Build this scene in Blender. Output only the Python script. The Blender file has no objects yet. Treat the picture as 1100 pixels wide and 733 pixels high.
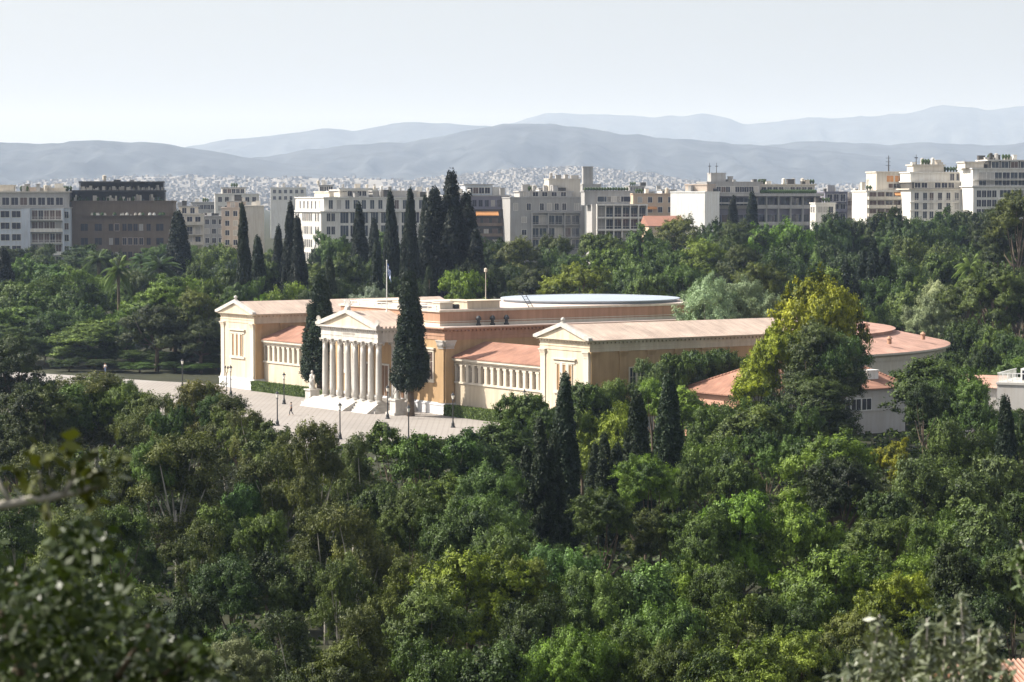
import bpy, math, random
import numpy as np
from mathutils import Vector, Matrix
S = bpy.context.scene
R = math.radians
# ------------------------------------------------------------------ camera
F, YH, CH = 2806.7, 210.3, 28.94            # focal length in photo pixels, horizon row, camera height
PITCH = math.atan((366.5-YH)/F)
cam = bpy.data.cameras.new('camera'); co = bpy.data.objects.new('camera', cam); S.collection.objects.link(co)
co.location = (0, 0, CH); co.rotation_euler = (math.pi/2-PITCH, 0, 0)
cam.sensor_width = 36; cam.lens = 36*F/1100; cam.clip_start = .3; cam.clip_end = 60000
cam.dof.use_dof = True; cam.dof.focus_distance = 330; cam.dof.aperture_fstop = 8
S.camera = co
# ------------------------------------------------------------------ sky, sun, exposure
SUN_EL = R(43); SUN_DIR = Vector((-.996, .087, 0)).normalized()
w = bpy.data.worlds.new('World'); S.world = w; w.use_nodes = True
nt = w.node_tree; bg = nt.nodes['Background']
sky = nt.nodes.new('ShaderNodeTexSky'); sky.sky_type = 'NISHITA'; sky.sun_disc = False
sky.sun_elevation = SUN_EL
sky.sun_rotation = math.atan2(SUN_DIR.x, SUN_DIR.y)
sky.altitude = 100; sky.air_density = 1.0; sky.dust_density = 3.0; sky.ozone_density = 1.5
hs = nt.nodes.new('ShaderNodeHueSaturation'); hs.inputs['Saturation'].default_value = .28; hs.inputs['Value'].default_value = 1.08
nt.links.new(sky.outputs[0], hs.inputs['Color']); nt.links.new(hs.outputs[0], bg.inputs[0]); bg.inputs[1].default_value = .105
sl = bpy.data.lights.new('sun', 'SUN'); so = bpy.data.objects.new('sun', sl); S.collection.objects.link(so)
sl.energy = 5.0; sl.angle = R(.5); sl.color = (1, .95, .87)
sv = Vector((SUN_DIR.x*math.cos(SUN_EL), SUN_DIR.y*math.cos(SUN_EL), math.sin(SUN_EL)))
so.rotation_euler = sv.to_track_quat('Z', 'Y').to_euler(); so.location = (-200, 0, 300)
S.view_settings.view_transform = 'Standard'; S.view_settings.look = 'None'
S.view_settings.exposure = 0.72; S.view_settings.gamma = 1; S.view_settings.use_curve_mapping = False
HAZE_DENSITY = 7.0e-5; HAZE_COLOR = (.57, .72, 1.0)
S.cycles.use_denoising = True; S.cycles.max_bounces = 6; S.cycles.diffuse_bounces = 2; S.cycles.glossy_bounces = 2
S.cycles.transmission_bounces = 3; S.cycles.volume_bounces = 3; S.cycles.transparent_max_bounces = 6
S.cycles.sample_clamp_indirect = 6

# ------------------------------------------------------------------ helpers
col = S.collection
cp, sp = math.cos(PITCH), math.sin(PITCH)
def ray(px, py):
    a = (px-550)/F; b = -(py-366.5)/F
    return Vector((a, cp+b*sp, -sp+b*cp))
def at(px, py, D):
    r = ray(px, py); return Vector((r.x*D/r.y, D, CH+r.z*D/r.y))
def pix(P):
    X, Y, Z = P[0], P[1], P[2]-CH
    f = Y*cp-Z*sp; up = Y*sp+Z*cp
    return 550+F*X/f, 366.5-F*up/f
HILL_S = .42
def gh(x, y):
    """ground height: the hill under the camera, the flat park, the slow rise behind the hall"""
    z = max(0.0, 27.2-max(0.0, y-.5)*HILL_S)
    t = min(1, max(0, (y-440)/420)); z += 7*t*t*(3-2*t)
    return z
def tag(o, label=None, cat=None, group=None, kind=None):
    if label: o['label'] = label
    if cat: o['category'] = cat
    if group: o['group'] = group
    if kind: o['kind'] = kind
    return o
def empty(name, loc, rz=0, label=None, cat=None, group=None):
    o = bpy.data.objects.new(name, None); col.objects.link(o); o.location = loc; o.rotation_euler = (0, 0, rz)
    o.empty_display_size = .5
    return tag(o, label, cat, group)
class MB:
    def __init__(s): s.v = []; s.f = []; s.m = []
    def add(s, vs, fs, mi=0):
        n = len(s.v); s.v += [tuple(p) for p in vs]
        for f in fs: s.f.append(tuple(n+i for i in f)); s.m.append(mi)
        return s
    def box(s, x0, x1, y0, y1, z0, z1, mi=0):
        return s.add([(x0,y0,z0),(x1,y0,z0),(x1,y1,z0),(x0,y1,z0),(x0,y0,z1),(x1,y0,z1),(x1,y1,z1),(x0,y1,z1)],
              [(3,2,1,0),(4,5,6,7),(0,1,5,4),(1,2,6,5),(2,3,7,6),(3,0,4,7)], mi)
    def hexa(s, p, mi=0):      # eight corners, bottom ring then top ring
        return s.add(p, [(3,2,1,0),(4,5,6,7),(0,1,5,4),(1,2,6,5),(2,3,7,6),(3,0,4,7)], mi)
    def prism(s, prof, axis, a0, a1, mi=0):   # profile in the other two axes, extruded along axis
        def P(q, a):
            if axis == 'y': return (q[0], a, q[1])
            if axis == 'x': return (a, q[0], q[1])
            return (q[0], q[1], a)
        n = len(prof)
        vs = [P(q, a0) for q in prof]+[P(q, a1) for q in prof]
        fs = [tuple(range(n)), tuple(range(2*n-1, n-1, -1))]+[(i, n+i, n+(i+1) % n, (i+1) % n) for i in range(n)]
        return s.add(vs, fs, mi)
    def lathe(s, prof, n=14, c=(0,0,0), mi=0, flute=0):
        rings = []
        for r, z in prof:
            rings.append([(c[0]+r*(1-flute*(i % 2))*math.cos(2*math.pi*i/n), c[1]+r*(1-flute*(i % 2))*math.sin(2*math.pi*i/n), c[2]+z) for i in range(n)])
        vs = [p for g in rings for p in g]; fs = []
        for k in range(len(rings)-1):
            for i in range(n):
                j = (i+1) % n; fs.append((k*n+i, k*n+j, (k+1)*n+j, (k+1)*n+i))
        fs.append(tuple(range(n-1, -1, -1))); fs.append(tuple((len(rings)-1)*n+i for i in range(n)))
        return s.add(vs, fs, mi)
    def tube(s, pts, rad, n=7, mi=0):
        pts = [Vector(p) for p in pts]; vs = []; fs = []
        for k, p in enumerate(pts):
            d = (pts[min(k+1, len(pts)-1)]-pts[max(k-1, 0)]).normalized()
            a = d.cross(Vector((0.31, .95, .11)) if abs(d.y) < .9 else Vector((1, 0, 0))).normalized(); b = d.cross(a)
            for i in range(n):
                t = 2*math.pi*i/n; vs.append(p+(a*math.cos(t)+b*math.sin(t))*rad[k])
        for k in range(len(pts)-1):
            for i in range(n):
                j = (i+1) % n; fs.append((k*n+i, (k+1)*n+i, (k+1)*n+j, k*n+j))
        fs.append(tuple(range(n))); fs.append(tuple((len(pts)-1)*n+i for i in range(n-1, -1, -1)))
        return s.add(vs, fs, mi)
    def mesh(s, name, mats, smooth=False):
        me = bpy.data.meshes.new(name); me.from_pydata(s.v, [], s.f)
        for m in (mats if isinstance(mats, (list, tuple)) else [mats]): me.materials.append(m)
        me.polygons.foreach_set('material_index', s.m)
        if smooth: me.polygons.foreach_set('use_smooth', [True]*len(s.f))
        me.update(); return me
    def build(s, name, mats, parent=None, loc=(0,0,0), smooth=False):
        return link(name, s.mesh(name, mats, smooth), parent, loc)
def link(name, me, parent=None, loc=(0,0,0), rz=0):
    o = bpy.data.objects.new(name, me); col.objects.link(o); o.parent = parent; o.location = loc; o.rotation_euler = (0,0,rz)
    return o

# ------------------------------------------------------------------ materials
M = {}
def mat(name, c, rough=.7, var=.12, scale=.6, spec=.3, bump=0, bscale=8, stain=0):
    m = bpy.data.materials.new(name); m.use_nodes = True; n = m.node_tree; L = n.links
    b = n.nodes['Principled BSDF']; b.inputs['Roughness'].default_value = rough
    b.inputs['Specular IOR Level'].default_value = spec
    tc = n.nodes.new('ShaderNodeTexCoord')
    nz = n.nodes.new('ShaderNodeTexNoise'); nz.inputs['Scale'].default_value = scale; nz.inputs['Detail'].default_value = 6; nz.inputs['Roughness'].default_value = .65
    L.new(tc.outputs['Object'], nz.inputs['Vector'])
    cr = n.nodes.new('ShaderNodeValToRGB'); cr.color_ramp.elements[0].position = .3; cr.color_ramp.elements[1].position = .7
    cr.color_ramp.elements[0].color = tuple(x*(1-var) for x in c)+(1,)
    cr.color_ramp.elements[1].color = tuple(min(.95, x*(1+var)) for x in c)+(1,)
    L.new(nz.outputs['Fac'], cr.inputs['Fac'])
    out = cr.outputs['Color']
    if stain:       # rain streaks: noise stretched along the wall's height
        mp = n.nodes.new('ShaderNodeMapping'); mp.inputs['Scale'].default_value = (1.6, 1.6, .16); L.new(tc.outputs['Object'], mp.inputs['Vector'])
        n2 = n.nodes.new('ShaderNodeTexNoise'); n2.inputs['Scale'].default_value = 1.0; n2.inputs['Detail'].default_value = 5; L.new(mp.outputs[0], n2.inputs['Vector'])
        c2 = n.nodes.new('ShaderNodeValToRGB'); c2.color_ramp.elements[0].position = .35; c2.color_ramp.elements[1].position = .62
        k = 1-stain; c2.color_ramp.elements[0].color = (k, k*.97, k*.93, 1); c2.color_ramp.elements[1].color = (1,1,1,1)
        L.new(n2.outputs['Fac'], c2.inputs['Fac'])
        mx = n.nodes.new('ShaderNodeMix'); mx.data_type = 'RGBA'; mx.blend_type = 'MULTIPLY'; mx.inputs['Factor'].default_value = 1
        L.new(out, mx.inputs['A']); L.new(c2.outputs['Color'], mx.inputs['B']); out = mx.outputs['Result']
    L.new(out, b.inputs['Base Color'])
    if bump:
        n3 = n.nodes.new('ShaderNodeTexNoise'); n3.inputs['Scale'].default_value = bscale; n3.inputs['Detail'].default_value = 4; L.new(tc.outputs['Object'], n3.inputs['Vector'])
        bp = n.nodes.new('ShaderNodeBump'); bp.inputs['Strength'].default_value = bump; bp.inputs['Distance'].default_value = .05
        L.new(n3.outputs['Fac'], bp.inputs['Height']); L.new(bp.outputs[0], b.inputs['Normal'])
    M[name] = m; return m
def tiles(name, c, axis, pitch=.3, var=.2):
    """clay tile roof: ribs running down the slope, patchy weathering"""
    m = mat(name, c, rough=.85, var=var, scale=.35); n = m.node_tree; L = n.links
    b = n.nodes['Principled BSDF']; tc = [q for q in n.nodes if q.bl_idname == 'ShaderNodeTexCoord'][0]
    wv = n.nodes.new('ShaderNodeTexWave'); wv.wave_type = 'BANDS'; wv.bands_direction = axis; wv.inputs['Scale'].default_value = 2*math.pi/(20*pitch)*1.0
    wv.inputs['Distortion'].default_value = .4
    L.new(tc.outputs['Object'], wv.inputs['Vector'])
    bp = n.nodes.new('ShaderNodeBump'); bp.inputs['Strength'].default_value = .6; bp.inputs['Distance'].default_value = .08
    L.new(wv.outputs['Fac'], bp.inputs['Height']); L.new(bp.outputs[0], b.inputs['Normal'])
    old = b.inputs['Base Color'].links[0].from_socket
    nz = n.nodes.new('ShaderNodeTexNoise'); mp = n.nodes.new('ShaderNodeMapping')
    mp.inputs['Scale'].default_value = (3, .35, .35) if axis == 'X' else (.35, 3, .35)
    L.new(tc.outputs['Object'], mp.inputs[0]); L.new(mp.outputs[0], nz.inputs['Vector']); nz.inputs['Scale'].default_value = 1; nz.inputs['Detail'].default_value = 5
    cr = n.nodes.new('ShaderNodeValToRGB'); cr.color_ramp.elements[0].position = .35; cr.color_ramp.elements[0].color = (.86,.85,.84,1)
    cr.color_ramp.elements[1].position = .65; cr.color_ramp.elements[1].color = (1.08,1.07,1.06,1)
    L.new(nz.outputs['Fac'], cr.inputs['Fac'])
    mx = n.nodes.new('ShaderNodeMix'); mx.data_type = 'RGBA'; mx.blend_type = 'MULTIPLY'; mx.inputs['Factor'].default_value = 1
    L.new(old, mx.inputs['A']); L.new(cr.outputs['Color'], mx.inputs['B']); L.new(mx.outputs['Result'], b.inputs['Base Color'])
    return m
mat('cream', (.62,.535,.415), .8, .07, .3, stain=.17)
mat('ochre', (.46,.31,.17), .8, .08, .3, stain=.16)  # ochre wall paint, darkened further to carry the shade of the sides
mat('terracotta_wall', (.44,.265,.18), .8, .08, .3, stain=.18)
mat('trim', (.64,.58,.49), .7, .06, .8, stain=.10)
mat('marble', (.57,.545,.51), .5, .08, 1.2, spec=.4, stain=.2)
mat('plinth', (.66,.66,.68), .6, .08, 1.0, stain=.15)
mat('shutter', (.31,.19,.10), .6, .15, 1)
mat('dark_glass', (.03,.03,.045), .15, .3, .5, spec=.6)
mat('brown_glass', (.10,.065,.055), .3, .4, .7, spec=.5)
tiles('roof_tile_u', (.50,.395,.33), 'Y', .4, .22)      # ribs along u (side roofs): bands stacked along v
tiles('roof_tile_red', (.33,.175,.125), 'X', .3, .3)
tiles('roof_tile_pink', (.46,.28,.22), 'Y', .4, .25)
mat('roof_flat', (.62,.52,.46), .85, .12, .4)
mat('metal_roof', (.36,.41,.47), .55, .06, .3, spec=.5)
mat('white_paint', (.80,.80,.78), .6, .05, .6, stain=.08)
mat('paving', (.33,.305,.285), .85, .10, .25)
mat('stone_kerb', (.5,.48,.45), .8, .1, 1)
mat('iron', (.025,.027,.03), .45, .2, 2, spec=.5)
mat('lamp_glass', (.75,.73,.66), .2, .05, 2)
mat('bark', (.12,.09,.065), .9, .35, 2.5, bump=.4)
mat('bark_pale', (.34,.315,.27), .85, .3, 2.0, bump=.3)
mat('palm_bark', (.14,.11,.08), .95, .3, 3, bump=.5)
mat('wood', (.16,.09,.05), .7, .2, 2)

def leaf_mat(name, c0, c1, rough=.55, trans=.28, spec=.25):
    m = bpy.data.materials.new(name); m.use_nodes = True; n = m.node_tree; L = n.links
    b = n.nodes['Principled BSDF']; b.inputs['Roughness'].default_value = rough; b.inputs['Specular IOR Level'].default_value = spec
    a = n.nodes.new('ShaderNodeAttribute'); a.attribute_name = 'tone'
    cr = n.nodes.new('ShaderNodeValToRGB'); cr.color_ramp.elements[0].color = c0+(1,); cr.color_ramp.elements[1].color = c1+(1,)
    L.new(a.outputs['Fac'], cr.inputs['Fac'])
    oi = n.nodes.new('ShaderNodeObjectInfo')
    mx = n.nodes.new('ShaderNodeMix'); mx.data_type = 'RGBA'; mx.blend_type = 'MULTIPLY'; mx.inputs['Factor'].default_value = 1
    L.new(cr.outputs['Color'], mx.inputs['A']); L.new(oi.outputs['Color'], mx.inputs['B'])
    L.new(mx.outputs['Result'], b.inputs['Base Color'])
    t = n.nodes.new('ShaderNodeBsdfTranslucent'); 
    br = n.nodes.new('ShaderNodeMix'); br.data_type = 'RGBA'; br.blend_type = 'MULTIPLY'; br.inputs['Factor'].default_value = 1
    L.new(mx.outputs['Result'], br.inputs['A']); br.inputs['B'].default_value = (1.3, 1.4, .6, 1); L.new(br.outputs['Result'], t.inputs['Color'])
    sh = n.nodes.new('ShaderNodeMixShader'); sh.inputs[0].default_value = trans
    L.new(b.outputs[0], sh.inputs[1]); L.new(t.outputs[0], sh.inputs[2])
    L.new(sh.outputs[0], n.nodes['Material Output'].inputs['Surface'])
    M[name] = m; return m
leaf_mat('leaf_broad', (.014,.031,.008), (.150,.215,.042), trans=.12)
leaf_mat('leaf_pine', (.016,.029,.008), (.140,.175,.034), trans=.12)
leaf_mat('leaf_cypress', (.007,.016,.008), (.026,.042,.016), .6, .10)
leaf_mat('leaf_olive', (.11,.135,.075), (.30,.355,.215), .5, .12)
leaf_mat('leaf_loose', (.028,.041,.012), (.130,.155,.042), trans=.16)
leaf_mat('leaf_palm', (.040,.070,.022), (.14,.18,.07), .4, .2)
leaf_mat('leaf_near', (.012,.024,.006), (.045,.062,.016), .42, .15, .3)
leaf_mat('leaf_sprig', (.085,.105,.055), (.20,.22,.13), .35, .15, .5)
from mathutils import noise as mnoise
# ------------------------------------------------------------------ ground, hills, haze
def ground():
    ys = [-200,-120,-60,-30,-12,-4,0,.5]+list(np.arange(2, 70, 4))+list(np.arange(72, 440, 23))+list(np.arange(440, 880, 20))+[1000,1300,1800,2600,4000,6000,9000,13000,18000,24000]
    v = []; f = []; nx = 61
    for y in ys:
        half = 260+max(0, y)*.36
        for i in range(nx):
            x = -half+2*half*i/(nx-1); v.append((x, y, gh(x, y)))
    for k in range(len(ys)-1):
        for i in range(nx-1):
            a = k*nx+i; f.append((a, a+1, a+nx+1, a+nx))
    m = MB(); m.add(v, f)
    gm = mat('earth', (.030,.032,.014), .95, .45, .12, bump=.3, bscale=1.5)  # earth colour darkened to hold the shade under the trees
    tag(m.build('ground', gm, smooth=True), kind='structure')
ground()
HX, HY, HTH = -17.335, 356.354, R(34.083)
HRZ = HTH-math.pi/2
HU = (math.sin(HTH), -math.cos(HTH)); HV = (math.cos(HTH), math.sin(HTH))
def hb(u, v, z=0): return Vector((HX+u*HU[0]+v*HV[0], HY+u*HU[1]+v*HV[1], z))
def hinv(x, y):
    dx, dy = x-HX, y-HY; return dx*HU[0]+dy*HU[1], dx*HV[0]+dy*HV[1]
# plaza: a low paved terrace in front of the hall, and the avenue running off under the trees on the left
def sheet(name, pts, z, t, m, kind='structure'):
    b = MB(); n = len(pts)
    b.add([tuple(p)+(z-t,) for p in pts]+[tuple(p)+(z,) for p in pts],
          [tuple(range(n, 2*n))]+[(i, (i+1) % n, n+(i+1) % n, n+i) for i in range(n)])
    return tag(b.build(name, m), kind=kind)
P2 = lambda u, v: tuple(hb(u, v)[:2])
pm = mat('plaza_paving', (.35,.32,.295), .85, .09, .09); 
n = pm.node_tree; bk = n.nodes.new('ShaderNodeTexBrick'); bk.inputs['Scale'].default_value = .35; bk.inputs['Mortar Size'].default_value = .035
bk.inputs['Color1'].default_value = (1,1,1,1); bk.inputs['Color2'].default_value = (.93,.92,.91,1); bk.inputs['Mortar'].default_value = (.7,.68,.66,1)
n.links.new([q for q in n.nodes if q.bl_idname == 'ShaderNodeTexCoord'][0].outputs['Object'], bk.inputs['Vector'])
bb = n.nodes['Principled BSDF']; old = bb.inputs['Base Color'].links[0].from_socket
mx = n.nodes.new('ShaderNodeMix'); mx.data_type = 'RGBA'; mx.blend_type = 'MULTIPLY'; mx.inputs['Factor'].default_value = 1
n.links.new(old, mx.inputs['A']); n.links.new(bk.outputs['Color'], mx.inputs['B']); n.links.new(mx.outputs['Result'], bb.inputs['Base Color'])
sheet('plaza', [P2(-62,-46), P2(44,-46), P2(44,2.0), P2(-50,2.0), P2(-62,-3)], .06, .3, pm)
sheet('avenue', [P2(-170,-40), P2(-62.02,-26), P2(-62.02,-3), P2(-100,-14), P2(-170,-25)], .05, .3, M['paving'])
sheet('path', [P2(-30,-120), P2(-22,-120), P2(-22,-46.02), P2(-30,-46.02)], .05, .3, M['paving'])

# hills: real ridges, kilometres away, each a slope up to its crest and down behind it
def noise1(x, seed):
    return sum(math.sin(x*f*(1+.13*seed)+seed*1.7*k)*a for k, (f, a) in enumerate(((.031, 1), (.073, .6), (.17, .35), (.37, .18), (.8, .09))))
def prof_at(prof, px):
    for (a, b), (c, d) in zip(prof, prof[1:]):
        if a <= px <= c:
            t = (px-a)/(c-a); t = t*t*(3-2*t)*.5+t*.5; return b+(d-b)*t
    return prof[0][1] if px < prof[0][0] else prof[-1][1]
def ridge(name, prof, D, depth, m, seed, rough=1.0, base=0):
    nx, ns = 260, 26; v = []; f = []
    Ds = D-depth
    for k in range(ns):
        s_ = k/(ns-1)*1.35
        for i in range(nx):
            px = -260+1620*i/(nx-1)
            crest = CH+(YH-(prof_at(prof, px)+.5*noise1(px*.9, seed)*rough))*D/F
            g = s_**1.25 if s_ <= 1 else max(0, 1-(s_-1)*1.6)
            yy = Ds+depth*s_
            xx = (px-550)/F*(.55*yy+.45*D)
            gul = .95*mnoise.fractal(Vector((px*.016+seed*9, s_*2.6, seed)), .9, 2.1, 6)*math.sin(min(1, s_)*math.pi)
            v.append((xx, yy, base+max(0, crest-base)*max(0, g-abs(gul)*.55*g)))
    for k in range(ns-1):
        for i in range(nx-1):
            a = k*nx+i; f.append((a, a+1, a+nx+1, a+nx))
    b = MB(); b.add(v, f); o = b.build(name, m, smooth=True); tag(o, kind='structure'); return v, nx, ns
hm = mat('hill_scrub', (.038,.044,.050), .95, .8, .007)  # scrub tinted blue, carrying part of the distance haze in its colour
hm2 = mat('hill_city_slope', (.215,.205,.19), .95, .3, .01)
R0 = [(-300,202),(-100,202),(0,199),(80,192),(180,188),(280,190),(380,191),(440,192),(500,187),(560,181),(620,179),(690,186),(760,196),(850,198),(950,199),(1100,199),(1400,199)]
V0, N0X, N0S = ridge('foothills', R0, 6200, 2600, hm2, 1, .5)
R1 = [(-300,156),(-100,152),(0,150),(50,152),(100,148),(170,152),(220,158),(270,168),(320,177),(400,187),(500,192),(1400,200)]
ridge('hills', R1, 8200, 2600, hm, 2)
R2 = [(-300,200),(150,190),(200,183),(280,168),(340,158),(380,152),(430,152),(470,146),(510,136),(545,129),(575,129),(620,135),(680,142),(730,147),(790,152),(850,158),(1000,172),(1150,180),(1400,190)]
ridge('hills', R2, 9300, 3000, hm, 3)
R3 = [(-300,205),(600,190),(700,170),(770,160),(830,153),(880,150),(950,153),(1000,152),(1050,154),(1100,151),(1160,150),(1400,150)]
ridge('hills', R3, 10500, 3000, hm, 4)
R4 = [(-300,190),(100,178),(170,166),(210,154),(250,147),(300,142),(350,136),(380,138),(410,132),(445,128),(500,131),(560,137),(650,147),(800,170),(1400,190)]
ridge('mountains', R4, 14500, 3500, hm, 5, .6)
R5 = [(-300,200),(400,165),(480,148),(540,132),(590,118),(640,119),(700,123),(735,121),(755,118),(780,122),(800,130),(830,128),(870,124),(920,122),(970,119),(1010,110),(1060,114),(1100,110),(1180,100),(1400,110)]
ridge('mountains', R5, 18500, 4000, hm, 6, .6)
# far city: one pale mass of house blocks over the foothills
def far_city():
    rng = np.random.default_rng(5); A = np.array(V0).reshape(N0S, N0X, 3); vs = []; fs = []; tn = []
    n = 0
    for q in range(26000):
        i = rng.integers(6, N0X-7); s_ = rng.random()**.7*.76*(N0S-2); k = int(s_); fr = s_-k; fi = rng.random()
        px = -260+1620*(i+fi)/(N0X-1)
        dens = .92 if 420 < px < 800 or px < 330 else .6
        if rng.random() > dens: continue
        if k > 13 and rng.random() > (.95 if 470 < px < 720 else .35): continue
        p = A[k, i]*(1-fr)*(1-fi)+A[k+1, i]*fr*(1-fi)+A[k, i+1]*(1-fr)*fi+A[k+1, i+1]*fr*fi
        wx = rng.uniform(2.5, 8); wy = rng.uniform(5, 10); h = rng.uniform(2.5, 6.5); a = rng.uniform(-.5, .9)
        ca, sa = math.cos(a), math.sin(a); b0 = len(vs)
        for dz in (-4, h):
            for dx, dy in ((-wx,-wy),(wx,-wy),(wx,wy),(-wx,wy)):
                vs.append((p[0]+(dx*ca-dy*sa)*.6, p[1]+(dx*sa+dy*ca)*.6, p[2]+dz))
        for fc in ((4,5,6,7),(0,1,5,4),(1,2,6,5),(2,3,7,6),(3,0,4,7)):
            fs.append(tuple(b0+j for j in fc)); tn.append(0)
        t = rng.random(); tn[-5:] = [t]*5
    me = bpy.data.meshes.new('far_city'); me.from_pydata(vs, [], fs)
    at_ = me.attributes.new('tone', 'FLOAT', 'FACE'); at_.data.foreach_set('value', tn)
    m = bpy.data.materials.new('far_city_walls'); m.use_nodes = True; nn = m.node_tree
    a_ = nn.nodes.new('ShaderNodeAttribute'); a_.attribute_name = 'tone'; cr = nn.nodes.new('ShaderNodeValToRGB')
    for e, c in zip(cr.color_ramp.elements, ((.20,.195,.19,1), (.29,.28,.27,1))): e.color = c
    nn.links.new(a_.outputs['Fac'], cr.inputs['Fac']); nn.links.new(cr.outputs['Color'], nn.nodes['Principled BSDF'].inputs['Base Color'])
    nn.nodes['Principled BSDF'].inputs['Roughness'].default_value = .9
    me.materials.append(m); o = link('far_city', me)
    tag(o, 'pale hazy mass of city houses covering the far slopes below the hills', 'city', kind='stuff')
far_city()
def haze():
    b = MB(); b.box(-9000, 9000, -400, 26500, -1.2, 830)
    m = bpy.data.materials.new('haze'); m.use_nodes = True; n = m.node_tree
    n.nodes.remove(n.nodes['Principled BSDF'])
    v = n.nodes.new('ShaderNodeVolumePrincipled'); v.inputs['Color'].default_value = HAZE_COLOR+(1,); v.inputs['Density'].default_value = HAZE_DENSITY
    v.inputs['Anisotropy'].default_value = .1; v.inputs['Absorption Color'].default_value = (1, 1, 1, 1)
    n.links.new(v.outputs[0], n.nodes['Material Output'].inputs['Volume'])
    o = b.build('haze', m); tag(o, kind='stuff'); o['label'] = 'pale blue summer haze over the whole city'; o['category'] = 'haze'
haze()

# ------------------------------------------------------------------ the hall
hall = empty('exhibition_hall', (HX, HY, 0), HRZ, 'long cream neoclassical hall with columned portico, pedimented end pavilions and tiled roofs beside the plaza', 'hall')
def entab(b, u0, u1, v0, v1, z0, z1, mi=0, dent=True, sides='fblr'):
    """cornice band round a rectangular block: architrave, frieze line, dentils and projecting cornice"""
    h = z1-z0
    b.box(u0-.08, u1+.08, v0-.08, v1+.08, z0, z0+.32*h, mi)
    b.box(u0-.14, u1+.14, v0-.14, v1+.14, z0+.32*h, z0+.38*h, mi)
    b.box(u0-.05, u1+.05, v0-.05, v1+.05, z0+.38*h, z0+.70*h, mi)
    b.box(u0-.40, u1+.40, v0-.40, v1+.40, z0+.83*h, z0+.92*h, mi)
    b.box(u0-.58, u1+.58, v0-.58, v1+.58, z0+.92*h, z1, mi)
    if dent:
        n = int((u1-u0)/.6)
        for i in range(n):
            u = u0+(i+.5)*(u1-u0)/n; b.box(u-.17, u+.17, v0-.30, v0-.05, z0+.70*h, z0+.83*h-.003, mi)
        n = int((v1-v0)/.6)
        for i in range(n):
            v = v0+(i+.5)*(v1-v0)/n
            b.box(u1+.05, u1+.30, v-.17, v+.17, z0+.70*h, z0+.83*h-.003, mi); b.box(u0-.30, u0-.05, v-.17, v+.17, z0+.70*h, z0+.83*h-.003, mi)
    b.box(u0-.04, u1+.04, v0-.04, v1+.04, z0+.70*h, z0+.83*h, mi)
def pilaster_mesh(wd, h, cap=.8, d=.14):
    b = MB(); b.box(-wd/2, wd/2, -d, .02, .45, h-cap)
    b.box(-wd/2-.08, wd/2+.08, -d-.08, .02, 0, .25); b.box(-wd/2-.04, wd/2+.04, -d-.04, .02, .25, .45)
    b.box(-wd/2-.03, wd/2+.03, -d-.05, .02, h-cap, h-cap+.1)
    b.hexa([(-wd/2,-d,h-cap+.1),(wd/2,-d,h-cap+.1),(wd/2,.02,h-cap+.1),(-wd/2,.02,h-cap+.1),
            (-wd/2-.16,-d-.18,h-.14),(wd/2+.16,-d-.18,h-.14),(wd/2+.16,.02,h-.14),(-wd/2-.16,.02,h-.14)])
    b.box(-wd/2-.2, wd/2+.2, -d-.22, .02, h-.14, h)
    return b
def pediment(b, u0, u1, v, z0, zr, mi_face, mi_trim, dep=.3, th=.42):
    """triangular gable end: recessed field and two raking cornices"""
    uc = (u0+u1)/2
    b.prism([(u0+.5, z0), (u1-.5, z0), (uc, zr-.25)], 'y', v+dep, v+dep+.3, mi_face)
    for s_ in (-1, 1):
        ue = u0 if s_ < 0 else u1
        du, dz = uc-ue, zr-z0; L_ = math.hypot(du, dz); nx_, nz = -dz/L_*(1 if du > 0 else -1), abs(du)/L_
        b.prism([(ue, z0), (ue, z0+th*.75), (uc, zr+th*.75), (uc, zr-.18), (ue+du*.12, z0)], 'y', v, v+dep+.28, mi_trim)
def gable_roof(b, u0, u1, v0, v1, z0, zr, mi=0, th=.16):
    uc = (u0+u1)/2
    b.prism([(u0, z0), (u1, z0), (uc, zr)], 'y', v0, v1, mi)
def winmesh(name, wd, h, fr=.10, dp=.10, glass='dark_glass', frame='trim', bars=1, cross=True):
    b = MB(); x = wd/2
    b.box(-x, x, -.035, .02, 0, h, 1)
    b.box(-x-fr, -x, -dp, .02, -fr, h+fr, 0); b.box(x, x+fr, -dp, .02, -fr, h+fr, 0)
    b.box(-x, x, -dp, .02, h, h+fr, 0); b.box(-x, x, -dp, .02, -fr, 0, 0)
    for i in range(bars):
        c = -x+wd*(i+1)/(bars+1); b.box(c-.03, c+.03, -.07, -.03, 0, h, 0)
    if cross: b.box(-x, x, -.068, -.032, h*.64, h*.64+.06, 0)
    return b.mesh(name, [M[frame], M[glass]])
tri_win = winmesh('window', .62, 3.2, .08, .12, 'shutter', 'trim', 0, False)
link_win = winmesh('window', .66, 2.2, .05, .05, 'brown_glass', 'trim', 0, True)
side_win = winmesh('window', .9, 3.2, .14, .12, 'dark_glass', 'trim', 1, True)
UA, UB, HE, HR_ = 37.3, 47.8, 11.39, 13.07
pil_w = pilaster_mesh(1.0, 8.25).mesh('pilaster', M['trim'])
pil_o = pilaster_mesh(1.0, 8.25).mesh('pilaster', M['ochre'])
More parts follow.
